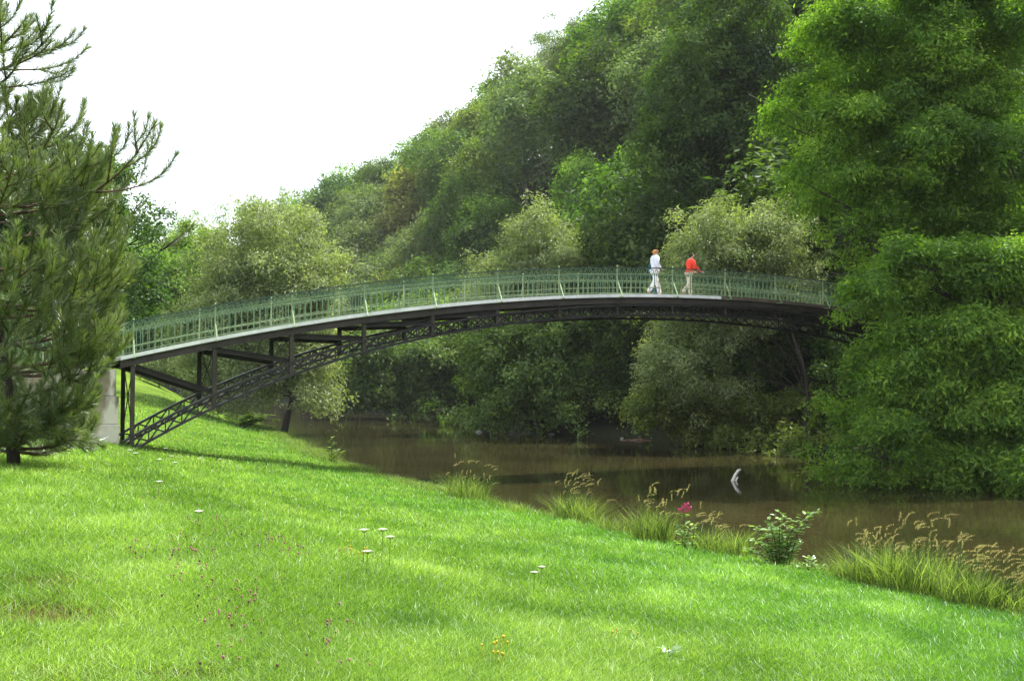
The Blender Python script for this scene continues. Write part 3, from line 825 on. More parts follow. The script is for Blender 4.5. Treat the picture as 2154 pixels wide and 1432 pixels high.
# columns, struts, cross rods
for n in list(range(0, 6)) + list(range(12, NLAST + 1)):
    zt = zdeck(n) - .33; zb_ = ztop(n) - (.42 if n not in (0, NLAST) else .35)
    for wv in (0, WID):
        mb = MB()
        mb.bar(B(n, wv - .06, zt), B(n, wv - .06, zb_), .11, .015, UB)
        mb.bar(B(n, wv + .0, zt), B(n, wv + .0, zb_), .10, .015, WB)
        mb.bar(B(n, wv + .07, zt), B(n, wv + .07, zb_), .11, .015, UB)
        bbuild(mb, 'column', M['beam'] if wv == 0 else M['steel'])
    if zt - ztop(n) > .25:
        mb = MB()
        mb.tube([B(n, .08, zt - .05), B(n, WID - .08, ztop(n) + .05)], .016, 5); mb.tube([B(n + .01, WID - .08, zt - .05), B(n + .01, .08, ztop(n) + .05)], .016, 5)
        bbuild(mb, 'cross_rod', M['steel'])
for n in list(range(0, 5)) + list(range(12, NLAST)):
    for wv in (0, WID):
        if n < 8: a, b = (n + .03, zdeck(n) - .36), (n + .97, ztop(n + 1) + .03)
        else: a, b = (n + .03, ztop(n) + .03), (n + .97, zdeck(n + 1) - .36)
        mb = MB()
        for dz in (-.06, .06): mb.bar(B(a[0], wv, a[1] + dz), B(b[0], wv, b[1] + dz), .10, .03, WB)
        mb.bar(B(a[0], wv, a[1]), B(b[0], wv, b[1]), .02, .12, WB)
        bbuild(mb, 'diagonal_strut', M['steel'])
for n in range(6, 12):
    for wv in (0, WID):
        mb = MB(); mb.bar(B(n, wv, zdeck(n) - .32), B(n, wv, ztop(n) - .4), .05, .16, UB); bbuild(mb, 'column', M['beam'])
# railings
RH = .88
def railing(wv, sgn):
    mb = MB(); pts = nr(NA, NZ, .25)
    mb.sweep([B(n, wv, zdeck(n) + RH) for n in pts], .055, .035, WB)
    rl = bbuild(mb, 'railing', M['rail_dark']); rl['label'] = 'green iron railing with dark handrail and scrollwork band'
    mb = MB()
    mb.sweep([B(n, wv, zdeck(n) + RH - .20) for n in pts], .022, .022, WB)
    mb.sweep([B(n, wv, zdeck(n) + .215) for n in pts], .03, .03, WB)
    mb.sweep([B(n, wv, zdeck(n) + .04) for n in pts], .022, .02, WB)
    bbuild(mb, 'lower_rail', M['rail_pale'], rl)
    for n in range(-2, 20):
        mb = MB(); zd = zdeck(n)
        mb.bar(B(n, wv, zd - .03), B(n, wv, zd + RH + .02), .04, .04, UB)
        mb.tube([B(n, wv, zd + RH + .02), B(n, wv, zd + RH + .05), B(n, wv, zd + RH + .085)], [.012, .032, .008], 7)
        bbuild(mb, 'post', M['rail_pale'], rl)
        mb = MB()
        mb.bar(B(n, wv + sgn * .02, zd + .46), B(n, wv + sgn * .34, zd - .10), .035, .02, UB)
        mb.bar(B(n, wv + sgn * .36, zd - .12), B(n, wv - sgn * .02, zd - .12), .05, .025, UB)
        bbuild(mb, 'outrigger_brace', M['rail_pale'], rl)
    for n in range(-2, 19):
        mb = MB(); K = 12
        for k in range(1, K):
            m_ = n + k / K; zd = zdeck(m_)
            mb.bar(B(m_, wv, zd + .03), B(m_, wv, zd + RH - .20), .021, .021, UB)
        for k in range(K):     # scroll band: rings, curls and arrow tips
            m_ = n + (k + .5) / K; zd = zdeck(m_)
            cz = zd + RH - .105; ring = []
            for j in range(9):
                a = 2 * math.pi * j / 8
                ring.append(B(m_ + .055 / PN * math.cos(a), wv, cz + .055 * math.sin(a)))
            mb.tube(ring, .008, 4, False)
            mb.bar(B(m_ - .04, wv, zd + RH - .19), B(m_, wv, zd + RH - .03), .011, .01, UB)
            mb.bar(B(m_ + .04, wv, zd + RH - .19), B(m_, wv, zd + RH - .03), .011, .01, UB)
            mb.bar(B(m_, wv, zd + RH - .28), B(m_, wv, zd + RH - .2), .03, .01, UB)
            arc = [B(m_ + (.5 / K) * math.cos(math.pi * j / 6), wv, zd + RH - .29 + .06 * math.sin(math.pi * j / 6)) for j in range(7)]
            mb.tube(arc, .007, 4, False)
        bbuild(mb, 'railing_panel', M['rail'], rl)
railing(-.06, -1); railing(WID + .06, 1)

# abutments
def abut(n0, n1, name, label):
    lo, hi = min(n0, n1), max(n0, n1)
    t = empty(name, B((lo + hi) / 2, WID / 2, -2.6)); tag(t, label, 'abutment')
    def blk(nm, a, b, w0, w1, z0, z1, m_):
        mb = MB(); vs = []
        for z in (z0, z1):
            for n, wv in ((a, w0), (b, w0), (b, w1), (a, w1)): vs.append(B(n, wv, z) - t.location)
        mb.add(vs, [(3, 2, 1, 0), (4, 5, 6, 7), (0, 1, 5, 4), (1, 2, 6, 5), (2, 3, 7, 6), (3, 0, 4, 7)])
        o = mb.build(nm, m_, t); bv = o.modifiers.new('bevel', 'BEVEL'); bv.width = .02; bv.segments = 2
        return o
    zt = zdeck(n0) - .34
    blk('upper_block', lo - (.0 if n0 < 5 else -.0), hi, -.12, WID + .12, -.42, zt, M['concrete'])
    blk('middle_block', lo, hi + (.03 if n0 < 5 else 0), -.2, WID + .2, -1.18, -.425, M['concrete'])
    blk('footing', lo, hi + (.04 if n0 < 5 else 0), -.24, WID + .24, -2.8, -1.185, M['concrete'])
    return t
abut(-.2, -1.75, 'bridge_abutment', 'stained concrete abutment under the left end of the footbridge')
abut(NLAST + .2, NLAST + 2.4, 'bridge_abutment', 'concrete abutment under the right end of the footbridge, hidden in leaves')

# ------------------------------------------------------------------ people
def flatmat(name, c, rough=.8):
    return noisemat(name, tuple(v * .82 for v in c), c, 18, rough, .2, spec=.25)
def skinned(name, verts, edges, radii, root, mat, parent, sub=2):
    me = bpy.data.meshes.new(name); me.from_pydata([tuple(v) for v in verts], edges, []); me.update()
    o = link(name, me, parent, mat)
    md = o.modifiers.new('skin', 'SKIN'); md.use_smooth_shade = True
    for i, r in enumerate(radii):
        sv = me.skin_vertices[0].data[i]
        sv.radius = r if hasattr(r, '__len__') else (r, r); sv.use_root = (i == root)
    s = o.modifiers.new('sub', 'SUBSURF'); s.levels = sub; s.render_levels = sub
    return o
SKIN = flatmat('skin', (.52, .31, .23), .6)
def person(loc, rz, sc, J, hair, top_m, leg_m, shoe_m, label, hairy=1.0, group=None):
    t = empty('person', loc, rz); t.scale = (sc, sc, sc); tag(t, label, 'person', group)
    # full body under the clothes: one continuous figure
    names = [k for k in J if k != 'hem']; V = [J[k][0] for k in names]; Rd = [(J[k][1][0] * .8, J[k][1][1] * .75) if k in ('pel', 'spi', 'che') else J[k][1] for k in names]; ix = {k: i for i, k in enumerate(names)}
    E = [('pel', 'spi'), ('spi', 'che'), ('che', 'nec'), ('nec', 'chin'), ('chin', 'fac'), ('fac', 'crn')]
    for s in 'lr':
        E += [('che', 'sh' + s), ('sh' + s, 'el' + s), ('el' + s, 'wr' + s), ('wr' + s, 'pa' + s), ('pel', 'hi' + s), ('hi' + s, 'kn' + s), ('kn' + s, 'an' + s), ('an' + s, 'to' + s)]
    E = [(ix[a], ix[b]) for a, b in E]
    # fingers
    for s in 'lr':
        pa = Vector(J['pa' + s][0]); wr = Vector(J['wr' + s][0]); d = (pa - wr).normalized(); lat = d.cross(Vector((0, 1, 0))).normalized()
        for k, (off, L) in enumerate(((-.028, .055), (-.010, .068), (.010, .064), (.026, .05))):
            a = pa + lat * off + d * .02; b = a + d * L * .5 + Vector((0, 0, -.008)); c = b + (d + Vector((0, 0, -.6))).normalized() * L * .5
            i = len(V); V += [a, b, c]; Rd += [.010, .009, .007]; E += [(ix['pa' + s], i), (i, i + 1), (i + 1, i + 2)]
        a = wr.lerp(pa, .5) + lat * -.03; b = a + (d * .7 - lat * .7) * .035; i = len(V); V += [a, b]; Rd += [.011, .009]; E += [(ix['wr' + s], i), (i, i + 1)]
    # nose
    i = len(V); f = Vector(J['fac'][0]); V.append(f + Vector((.105, 0, -.005))); Rd.append(.014); E.append((ix['fac'], i))
    body = skinned('body', V, E, Rd, ix['pel'], SKIN, t)
    def sub(keys, edges, name, mat, grow, extra=()):
        iv = {k: i for i, k in enumerate(keys)}
        vs = [J[k][0] for k in keys]; rs = []
        for k in keys:
            r = J[k][1]; r = r if hasattr(r, '__len__') else (r, r); gk = grow.get(k, grow['*']); rs.append((r[0] + gk, r[1] + gk))
        return skinned(name, vs, [(iv[a], iv[b]) for a, b in edges], rs, 0, mat, t)
    k = ['spi', 'che', 'hem'] + [a + s for s in 'lr' for a in ('sh', 'el', 'wr')]
    Jn = dict(J); 
    sub(k, [('spi', 'che'), ('spi', 'hem')] + [e for s in 'lr' for e in (('che', 'sh' + s), ('sh' + s, 'el' + s), ('el' + s, 'wr' + s))], 'jacket', top_m, {'*': .03, 'wrl': .012, 'wrr': .012})
    k = ['pel'] + [a + s for s in 'lr' for a in ('hi', 'kn', 'an')]
    sub(k, [e for s in 'lr' for e in (('pel', 'hi' + s), ('hi' + s, 'kn' + s), ('kn' + s, 'an' + s))], 'trousers', leg_m, {'*': .02, 'anl': .035, 'anr': .035})
    for s in 'lr':
        a = Vector(J['an' + s][0]); b = Vector(J['to' + s][0]); h = a + (a - b).normalized() * .03 + Vector((0, 0, -.04))
        skinned('shoe', [h, a.lerp(b, .5) + Vector((0, 0, -.02)), b], [(0, 1), (1, 2)], [(.05, .045), (.052, .042), (.045, .032)], 0, shoe_m, t)
    f = Vector(J['fac'][0]); c = Vector(J['crn'][0])
    hv = [f + Vector((-.03, 0, .02)), c + Vector((-.015, 0, .01)), f + Vector((-.075, 0, -.03)), f + Vector((-.06, 0, -.10 * hairy)), f + Vector((-.03, .075, 0)), f + Vector((-.03, -.075, 0))]
    q = hairy
    skinned('hair', hv, [(0, 1), (0, 2), (2, 3), (0, 4), (0, 5)], [.09 * q, .085 * q, .07 * q, .05 * q, .045 * q, .045 * q], 0, hair, t)
    for sy in (-1, 1):
        mb = MB(); p = f + Vector((.088, sy * .032, .012)); mb.tube([p, p + Vector((.008, 0, 0))], .011, 8); mb.build('eye', flatmat('eye_dark', (.03, .02, .015)), t)
    mb = MB(); p = f + Vector((.088, 0, -.055)); mb.bar(p + Vector((0, -.025, 0)), p + Vector((0, .025, 0)), .012, .012); mb.build('mouth', flatmat('lips', (.35, .12, .1)), t)
    return t
def pose(lean, legs, arms):
    J = {'pel': ((0, 0, .93), (.105, .085)), 'spi': ((.01 + lean * .3, 0, 1.12), (.125, .095)), 'che': ((.0 + lean * .7, 0, 1.33), (.15, .11)), 'hem': ((0, 0, .88), (.125, .115)),
         'nec': ((.01 + lean * .95, 0, 1.465), .052), 'chin': ((.03 + lean * 1.1, 0, 1.53), .062), 'fac': ((.035 + lean * 1.25, 0, 1.60), .085), 'crn': ((.025 + lean * 1.3, 0, 1.655), .078)}
    for s, sg in (('l', 1), ('r', -1)):
        J['sh' + s] = ((lean * .75, sg * .18, 1.40), .062)
        e, wr, pa = arms[s]; J['el' + s] = (e, .045); J['wr' + s] = (wr, .03); J['pa' + s] = (pa, (.038, .02))
        h, kn, an, to = (0, sg * .09, .88), legs[s][0], legs[s][1], legs[s][2]
        J['hi' + s] = (h, .078); J['kn' + s] = (kn, .062); J['an' + s] = (an, .042); J['to' + s] = (to, .036)
    return J
RZB = math.atan2(UB.y, UB.x)
def onbridge(n, wv): return B(n, wv, zdeck(n) - .015)
j1 = pose(.02, {'l': ((.17, .09, .50), (.27, .09, .10), (.41, .09, .05)), 'r': ((-.06, -.09, .50), (-.34, -.09, .15), (-.24, -.09, .05))},
          {'l': ((.08, .25, 1.12), (.24, .2, .98), (.30, .19, .94)), 'r': ((-.07, -.25, 1.13), (.12, -.23, 1.0), (.18, -.2, .97))})
# station of a photo x on the bridge
def n_at(px): # solve px=(280+185.5n)/(1+.0309n), shifted for the walkway centre
    return (px - 280) / (185.5 - .0309 * px)
lav = flatmat('pale_lavender_cloth', (.66, .67, .80)); wht = flatmat('white_cloth', (.74, .72, .74)); red = flatmat('red_cloth', (.78, .05, .025)); bei = flatmat('beige_cloth', (.58, .52, .40))
teal = flatmat('teal_cloth', (.02, .09, .13)); tan_s = flatmat('tan_shoe', (.3, .16, .09)); drk = flatmat('dark_hair', (.018, .013, .012)); gin = flatmat('ginger_hair', (.62, .28, .09)); dsh = flatmat('dark_shoe', (.05, .05, .06))
navy = flatmat('navy_cloth', (.02, .06, .12))
person(onbridge(7.98, 1.0), RZB, 1.0, j1, gin, lav, wht, tan_s, 'person with curly ginger-blonde hair, pale lavender top and white trousers walking right', 1.15)
j2 = pose(.09, {'l': ((.10, .09, .49), (.12, .09, .08), (.26, .09, .04)), 'r': ((-.06, -.09, .50), (-.36, -.09, .17), (-.27, -.09, .06))},
          {'l': ((.14, .24, 1.12), (.36, .2, 1.0), (.42, .18, .99)), 'r': ((.10, -.25, 1.12), (.36, -.26, .98), (.43, -.27, .96))})
person(onbridge(8.56, .75), RZB, .93, j2, drk, red, bei, tan_s, 'person with short dark hair in a red hooded jacket reaching for the handrail', .82)
j3 = pose(.02, {'l': ((.12, .09, .50), (.16, .09, .09), (.30, .09, .05)), 'r': ((-.04, -.09, .50), (-.28, -.09, .13), (-.18, -.09, .05))},
          {'l': ((-.03, .24, 1.12), (.05, .22, .9), (.06, .2, .84)), 'r': ((-.06, -.24, 1.12), (-.02, -.24, .9), (0, -.23, .84))})
person(onbridge(7.98, 1.0) + WB * .75 + UB * .44, RZB, .95, j3, drk, teal, navy, dsh, 'person in dark teal, almost hidden behind the one in white trousers', .9)

# ------------------------------------------------------------------ grass on the near bank
GM = {}
GM.update({
 'lawn': leafmat('grass_blades', (.065, .135, .016), (.16, .265, .034), (.39, .50, .15), trans=.45, gloss=.10, rough=.4, objvar=0),
 'tall': leafmat('tall_grass', (.06, .11, .022), (.125, .19, .045), (.27, .32, .11), trans=.5, gloss=.05, objvar=.08),
 'seed': leafmat('seed_heads', (.18, .15, .07), (.34, .29, .15), (.52, .46, .28), trans=.35, objvar=.08),
 'shrub': leafmat('glossy_shrub_leaf', (.08, .16, .03), (.20, .32, .09), (.32, .42, .19), trans=.5, gloss=.3, rough=.25, objvar=.05),
 'dry': leafmat('dry_grass', (.07, .05, .022), (.14, .10, .05), (.24, .19, .10), trans=.3, objvar=0),
})
_t = GM['lawn'].node_tree; _hs = [n for n in _t.nodes if n.type == 'HUE_SAT'][0]
for l in list(_hs.inputs['Hue'].links): _t.links.remove(l)
_a = _t.nodes.new('ShaderNodeAttribute'); _a.attribute_name = 'cool'
_m = _t.nodes.new('ShaderNodeMapRange'); _m.inputs[3].default_value = .505; _m.inputs[4].default_value = .525
_t.links.new(_a.outputs['Fac'], _m.inputs[0]); _t.links.new(_m.outputs[0], _hs.inputs['Hue'])
def fbm(x, y, s, seed=0):
    r_ = np.random.default_rng(seed); v = 0; a = 1; tot = 0
    for k in range(5):
        for j in range(3):
            th = r_.random() * 6.28; ph = r_.random() * 6.28; f = s * (2 ** k) * (.7 + .6 * r_.random())
            v = v + a * np.sin((x * math.cos(th) + y * math.sin(th)) * f + ph); tot += a
        a *= .6
    return v / tot * 1.8
def blades(P3, h, wdt, lean, tint, name, cool=None):
    """curved blades: two quads each"""
    n = len(P3); a = rng.random(n) * 6.283
    side = np.stack([np.cos(a), np.sin(a), np.zeros(n)], 1)
    b = rng.random(n) * 6.283; ld = np.stack([np.cos(b), np.sin(b), np.zeros(n)], 1) * (lean * h * rng.random(n))[:, None]
    up = np.zeros((n, 3)); up[:, 2] = h
    wv = side * wdt[:, None] / 2
    v = np.stack([P3 - wv, P3 + wv, P3 + up * .55 + ld * .35 - wv * .8, P3 + up * .55 + ld * .35 + wv * .8, P3 + up * .96 + ld - wv * .15, P3 + up * .96 + ld + wv * .15], 1).reshape(-1, 3)
    o = np.arange(n)[:, None] * 6
    F = np.concatenate([o + np.array([0, 1, 3, 2]), o + np.array([2, 3, 5, 4])], 1).reshape(-1, 4)
    at_ = {'tint': ('FACE', np.repeat(tint, 2))}
    if cool is not None: at_['cool'] = ('FACE', np.repeat(cool, 2))
    return mesh_np(name, v, F, at_)
LX = np.arange(-62, 36, .4); LY = np.arange(0, 98, .4)
_gx, _gy = np.meshgrid(LX, LY); LZ = gz(np.stack([_gx.ravel(), _gy.ravel()], 1)).reshape(_gx.shape); LT = sdist(np.stack([_gx.ravel(), _gy.ravel()], 1), NB).reshape(_gx.shape)
def lut(Pq, T=None):
    T = LZ if T is None else T
    fx = np.clip((Pq[:, 0] - LX[0]) / .4, 0, len(LX) - 1.001); fy = np.clip((Pq[:, 1] - LY[0]) / .4, 0, len(LY) - 1.001)
    i = fx.astype(int); j = fy.astype(int); u = fx - i; v = fy - j
    return T[j, i] * (1 - u) * (1 - v) + T[j, i + 1] * u * (1 - v) + T[j + 1, i] * (1 - u) * v + T[j + 1, i + 1] * u * v
def lawn():
    pts = []
    # sample by solid angle: more blades near the viewer, where each one is seen larger
    N = 1100000
    px = rng.random(N) * 2500 - 170; py = 830 + (1600 - 830) * rng.random(N) ** .85
    dx = (px - CX) / FPX; dz = (CY - py) / FPX; c, s = math.cos(PITCH), math.sin(PITCH)
    yy = c - dz * s; zz = s + dz * c
    Yd = np.full(N, 12.0)
    lo = np.full(N, 2.5); hi = np.full(N, 95.0)
    # march to the ground
    hit = np.zeros(N, bool); Yc = np.full(N, 2.6)
    prev = Yc.copy()
    for st in np.geomspace(2.6, 95, 46):
        act = ~hit
        Pn = np.stack([dx[act] / yy[act] * st, np.full(act.sum(), st)], 1)
        g_ = lut(Pn); below = zz[act] / yy[act] * st < g_
        ii = np.where(act)[0][below]
        lo[ii] = prev[ii]; hi[ii] = st; hit[ii] = True
        prev[:] = st
    k = np.where(hit)[0]
    lo = lo[k]; hi = hi[k]; dx = dx[k] / yy[k]; zz = zz[k] / yy[k]
    for _ in range(6):
        mid = (lo + hi) / 2; g_ = lut(np.stack([dx * mid, mid], 1)); b = zz * mid < g_
        hi = np.where(b, mid, hi); lo = np.where(b, lo, mid)
    Yd = hi * np.exp(rng.normal(0, .03, len(hi))); x = dx * hi + rng.normal(0, .03, len(hi)); 
    P2 = np.stack([x, Yd], 1); t = lut(P2, LT)
    ok = (t > .15) & (Yd < 92); P2 = P2[ok]; t = t[ok]
    z = lut(P2); D = np.hypot(P2[:, 0], P2[:, 1]); n = len(P2); x, y = P2[:, 0], P2[:, 1]
    sc = np.clip(D / 7, 1, 8)
    patch = fbm(x, y, .55, 3); fine = fbm(x, y, 2.6, 4)
    h = (.045 + .05 * rng.random(n) + .012 * patch + .012 * fine) * (1 + .10 * (sc - 1)) * (1 + .4 * sm((1.6 - t) / 1.4))
    h = np.clip(h, .03, .4)
    wdt = (.0042 + .002 * rng.random(n)) * sc ** .85
    # tints: lime to the left and middle, cooler and deeper to the right
    cool = sm((8.5 - t) / 5)
    tint = np.clip(.52 - .16 * cool + .11 * patch + .24 * fine + rng.normal(0, .2, n), 0, 1)
    tint = tint - .26 * sm((fbm(x, y, 1.5, 41) - .25) / .2) * rng.random(n)
    coolv = np.clip(.75 * cool + .25 * sm((x + .5) / 3) + .35 * fbm(x, y, .8, 12) + rng.normal(0, .1, n), 0, 1)
    track = np.exp(-((x - np.interp(y, [4, 7, 10, 16, 24, 30], [-.6, -1.5, -2.6, -5.2, -8.2, -10.5])) / .55) ** 2)
    tint = np.clip(tint - .22 * track * (.6 + .8 * fine), 0, 1)
    # bare, dry patches near the bottom left corner
    bare = np.zeros(n)
    for bx, by, br_ in BARE:
        bare = np.maximum(bare, np.exp(-(((x - bx) ** 2 + (y - by) ** 2) / br_ ** 2)))
    bare = bare * (.6 + .6 * fbm(x, y, 3.5, 9))
    dry = rng.random(n) < np.clip(bare * .8, 0, .75)
    keep = rng.random(n) > np.clip(bare * .9, 0, .8)
    dry |= rng.random(n) < .03 + .05 * (patch > .3)
    dry &= keep; gone = ~keep
    P3 = np.column_stack([x, y, z - .01])
    print('blades', n)
    o = link('grass', blades(P3[~dry & keep], h[~dry & keep], wdt[~dry & keep], 1.3, tint[~dry & keep], 'grass', coolv[~dry & keep]), None, GM['lawn']); tag(o, 'bright green meadow grass on the near bank', 'grass', kind='stuff')
    o = link('dry_grass', blades(P3[dry], h[dry] * .7, wdt[dry], 1.4, tint[dry], 'dry_grass'), None, GM['dry']); tag(o, 'brownish dry grass scattered through the meadow, thickest bottom left', 'grass', kind='stuff')
lawn()

def bank_weeds():
    n = 120000; s_ = rng.random(n); seg_ = NB[1:8]
    L_ = np.concatenate([[0], np.cumsum(np.hypot(*np.diff(seg_, axis=0).T))]); u = s_ ** 1.25 * L_[-1]
    x = np.interp(u, L_, seg_[:, 0]); y = np.interp(u, L_, seg_[:, 1]); off = np.abs(rng.normal(0, .55, n)) + .12
    x = x - off * .894; y = y - off * .447
    d = fbm(x, y, .9, 31); k = rng.random(n) < np.clip(.35 + .9 * d, .04, 1)
    x, y, off, d = x[k], y[k], off[k], d[k]; n = len(x)
    z = gz(np.stack([x, y], 1)); D = np.hypot(x, y)
    h = (.09 + .18 * rng.random(n) + .12 * np.clip(d, 0, 1)) * (1.1 - .3 * np.clip(off, 0, 1.5))
    o = link('bank_weeds', blades(np.column_stack([x, y, z - .02]), h, (.005 + .004 * rng.random(n)) * np.clip(D / 14, 1, 3), 1.7, np.clip(rng.random(n) * .8 + .1 * d, 0, 1), 'bank_weeds'), None, GM['tall'])
    tag(o, 'rough yellowish weeds fringing the near water edge', 'weeds', kind='stuff')
bank_weeds()
# tall grass clumps at the water edge
def bank_at(px, py):
    """ground point on the near bank seen at this pixel"""
    d = at(px, py, 1.0); Ys = np.geomspace(3, 90, 1200)
    g_ = gz(np.stack([d.x * Ys, Ys], 1)); b = np.where(d.z * Ys < g_)[0]
    if not len(b): return None
    i = b[0]
    if g_[i] < -2.93 and py < 1400: return bank_at(px, py + 4)      # under water: step back onto the bank
    return Vector((d.x * Ys[i], Ys[i], g_[i]))
def tall_grass(px, py, hpx, wpx, nb, ns, label, lean=0.15):
    nb = int(nb * 1.25); wpx *= 1.1
    p = bank_at(px, py)
    if p is None: return
    hpx += max(0, proj(p.x, p.y, p.z)[1] - py - 4) * .8
    S = p.y / FPX; H = hpx * S; W = wpx * S / 2
    t = empty('tall_grass_clump', p); tag(t, label, 'tall grass', 'tall grass clumps along the near water edge')
    a = rng.random(nb) * 6.283; r = W * np.sqrt(rng.random(nb)) * .75
    x = r * np.cos(a); y = r * np.sin(a) * .8
    z = gz(np.stack([x + p.x, y + p.y], 1)) - p.z - .02
    h = H * (.35 + .4 * rng.random(nb))
    P3 = np.column_stack([x, y, z])
    link('blades', blades(P3, h, .006 + .007 * rng.random(nb), 1.3, rng.random(nb), 'blades'), t, GM['tall'])
    if ns < 15: return
    mb = MB(); sv = []; 
    for i in range(ns):
        a = random.random() * 6.28; rr = W * math.sqrt(random.random()) * .8
        q = Vector((rr * math.cos(a), rr * math.sin(a) * .8, 0)); q.z = gz1(q.x + p.x, q.y + p.y) - p.z
        hh = H * random.uniform(.5, 1.05); ln = Vector((lean * random.uniform(.2, 1.3) + random.uniform(-.3, .22), random.uniform(-.25, .25), 1)).normalized()
        tip = q + ln * hh; cv = tip + Vector((random.uniform(.02, .12) + lean * .3, random.uniform(-.04, .04), random.uniform(-.03, .05)))
        mb.tube([q, q.lerp(tip, .5) + Vector((-.01, 0, 0)), tip], .004, 4, False)
        L = random.uniform(.10, .17)
        e0 = tip; 
        bend = Vector((random.uniform(-.05, .16) + lean * .12, random.uniform(-.05, .05), 0))
        for k in range(46):
            f = k / 46; c0 = tip + ln * f * L * .8 + bend * f * f + Vector((0, 0, -abs(bend.x) * f * f * .5))
            sv.append((c0, L))
    mb.build('stems', GM['tall'], t)
    C0 = np.array([tuple(c) for c, L in sv]); n = len(C0)
    d = unit(n) * .5; d[:, 2] += .7; d /= np.linalg.norm(d, axis=1)[:, None]; sd2 = np.cross(d, unit(n)); sd2 /= np.linalg.norm(sd2, axis=1)[:, None]
    L = .022
    C0 = C0 + rng.normal(0, .0035, C0.shape)
    V = np.stack([C0, C0 + d * L * .5 + sd2 * .0035, C0 + d * L, C0 + d * L * .5 - sd2 * .0035], 1).reshape(-1, 3)
    link('seed_heads', mesh_np('seed_heads', V, np.arange(4 * n).reshape(-1, 4), {'tint': ('FACE', rng.random(n))}), t, GM['seed'])
tall_grass(985, 1050, 80, 110, 350, 22, 'small pale grass clump furthest up the near water edge in the middle')
tall_grass(1215, 1098, 100, 110, 450, 34, 'dense upright grass clump left of the pink flower, with tall seed heads')
tall_grass(1375, 1112, 95, 110, 350, 26, 'grass clump with seed heads just left of the pink flower')
tall_grass(1500, 1140, 75, 120, 220, 18, 'sparse grass clump between the pink flower and the glossy shrub', .3)
tall_grass(1840, 1205, 105, 160, 500, 34, 'wide yellow-green grass clump right of the glossy shrub', .05)
tall_grass(1930, 1235, 150, 190, 700, 42, 'tallest and thickest grass clump on the bank at right', .15)
tall_grass(2045, 1265, 125, 150, 450, 40, 'grass clump with arching tan seed heads near the right edge', .5)
tall_grass(1290, 1112, 60, 80, 160, 14, 'thin grass between the dense upright clump and the next clump right', .1)
tall_grass(1085, 1078, 38, 70, 150, 8, 'short grass clump on the bank left of the dense upright clump')
tall_grass(1555, 1165, 100, 60, 120, 12, 'narrow tuft of long stems left of the glossy shrub', -.1)
tall_grass(1775, 1200, 60, 80, 220, 14, 'low grass clump just right of the glossy shrub', -.1)
tall_grass(1990, 1255, 90, 110, 350, 24, 'grass clump between the thickest and the arching clump', .3)
tall_grass(2130, 1295, 110, 120, 300, 30, 'arching grass clump cut off by the right edge', .6)
tall_grass(775, 985, 30, 50, 140, 6, 'short yellowish tuft at the bank bend, middle left')
tall_grass(640, 935, 35, 60, 150, 6, 'short tuft on the bank right of the tall willow trunk')
tall_grass(510, 895, 50, 90, 350, 12, 'pale yellow grass clump left of the tall willow trunk')

def leafy_plant(name, px, py, stems, leafL, mat, label, cat='plant', ldens=14, flower=None):
    p = bank_at(px, py); up_ = 1 + max(0, proj(p.x, p.y, p.z)[1] - py - 4) * .8 / max(v[1] for v in stems)
    stems = [(a_, h_ * up_, r_) for a_, h_, r_ in stems]
    if flower: flower = (flower[0], [(fx, fz * up_) for fx, fz in flower[1]], flower[2])
    S = p.y / FPX
    t = empty(name, p); tag(t, label, cat)
    mb = MB(); C0 = []; D0 = []
    for (dx_, dh, r) in stems:
        e = Vector((dx_ * S, random.uniform(-.15, .15), dh * S)); m_ = e * .5 + Vector((-.04 * dx_ * S, 0, .06 * e.length)); q = Vector((dx_ * S * .2, 0, -.03))
        mb.tube([q, m_, e], [r, r * .7, r * .3], 5)
        for k in range(ldens):
            f = .15 + .85 * k / ldens; c = q.lerp(m_, f * 2) if f < .5 else m_.lerp(e, f * 2 - 1)
            for s_ in (0, 1):
                a = k * 2.4 + s_ * 3.14 + random.uniform(-.4, .4)
                C0.append(tuple(c)); D0.append((math.cos(a), math.sin(a), random.uniform(.05, .6)))
    mb.build('stem', M['bark'], t)
    C0 = np.array(C0); D0 = np.array(D0); D0 /= np.linalg.norm(D0, axis=1)[:, None]; n = len(C0)
    C0 = C0 + rng.normal(0, .015, C0.shape); sd2 = np.cross(D0, [0, 0, 1.0]) + rng.normal(0, .25, (n, 3)); sd2 /= np.linalg.norm(sd2, axis=1)[:, None]
    L = (leafL * (.7 + .5 * rng.random(n)))[:, None]; dn = np.array([0, 0, -1.0])
    V = np.stack([C0, C0 + D0 * L * .35 + sd2 * L * .2, C0 + D0 * L * .7 + sd2 * L * .15 + dn * L * .06, C0 + D0 * L + dn * L * .16, C0 + D0 * L * .7 - sd2 * L * .15 + dn * L * .06, C0 + D0 * L * .35 - sd2 * L * .2], 1).reshape(-1, 3)
    link('leaves', mesh_np('leaves', V, np.arange(6 * n).reshape(-1, 6), {'tint': ('FACE', rng.random(n))}), t, mat)
    if flower:
        mb = MB()
        for (fx, fz) in flower[1]:
            c = Vector((fx * S, 0, fz * S))
            for k in range(9):
                a = k * .7; v = Vector((math.cos(a), math.sin(a) * .8, .6 * math.sin(k * 2.1))).normalized() * flower[2]
                s_ = v.cross(Vector((.2, .3, 1))).normalized() * flower[2] * .45
                mb.add([c, c + v * .6 + s_, c + v, c + v * .6 - s_], [(0, 1, 2, 3)])
        mb.build('flower', flower[0], t)
    return t
random.seed(3)
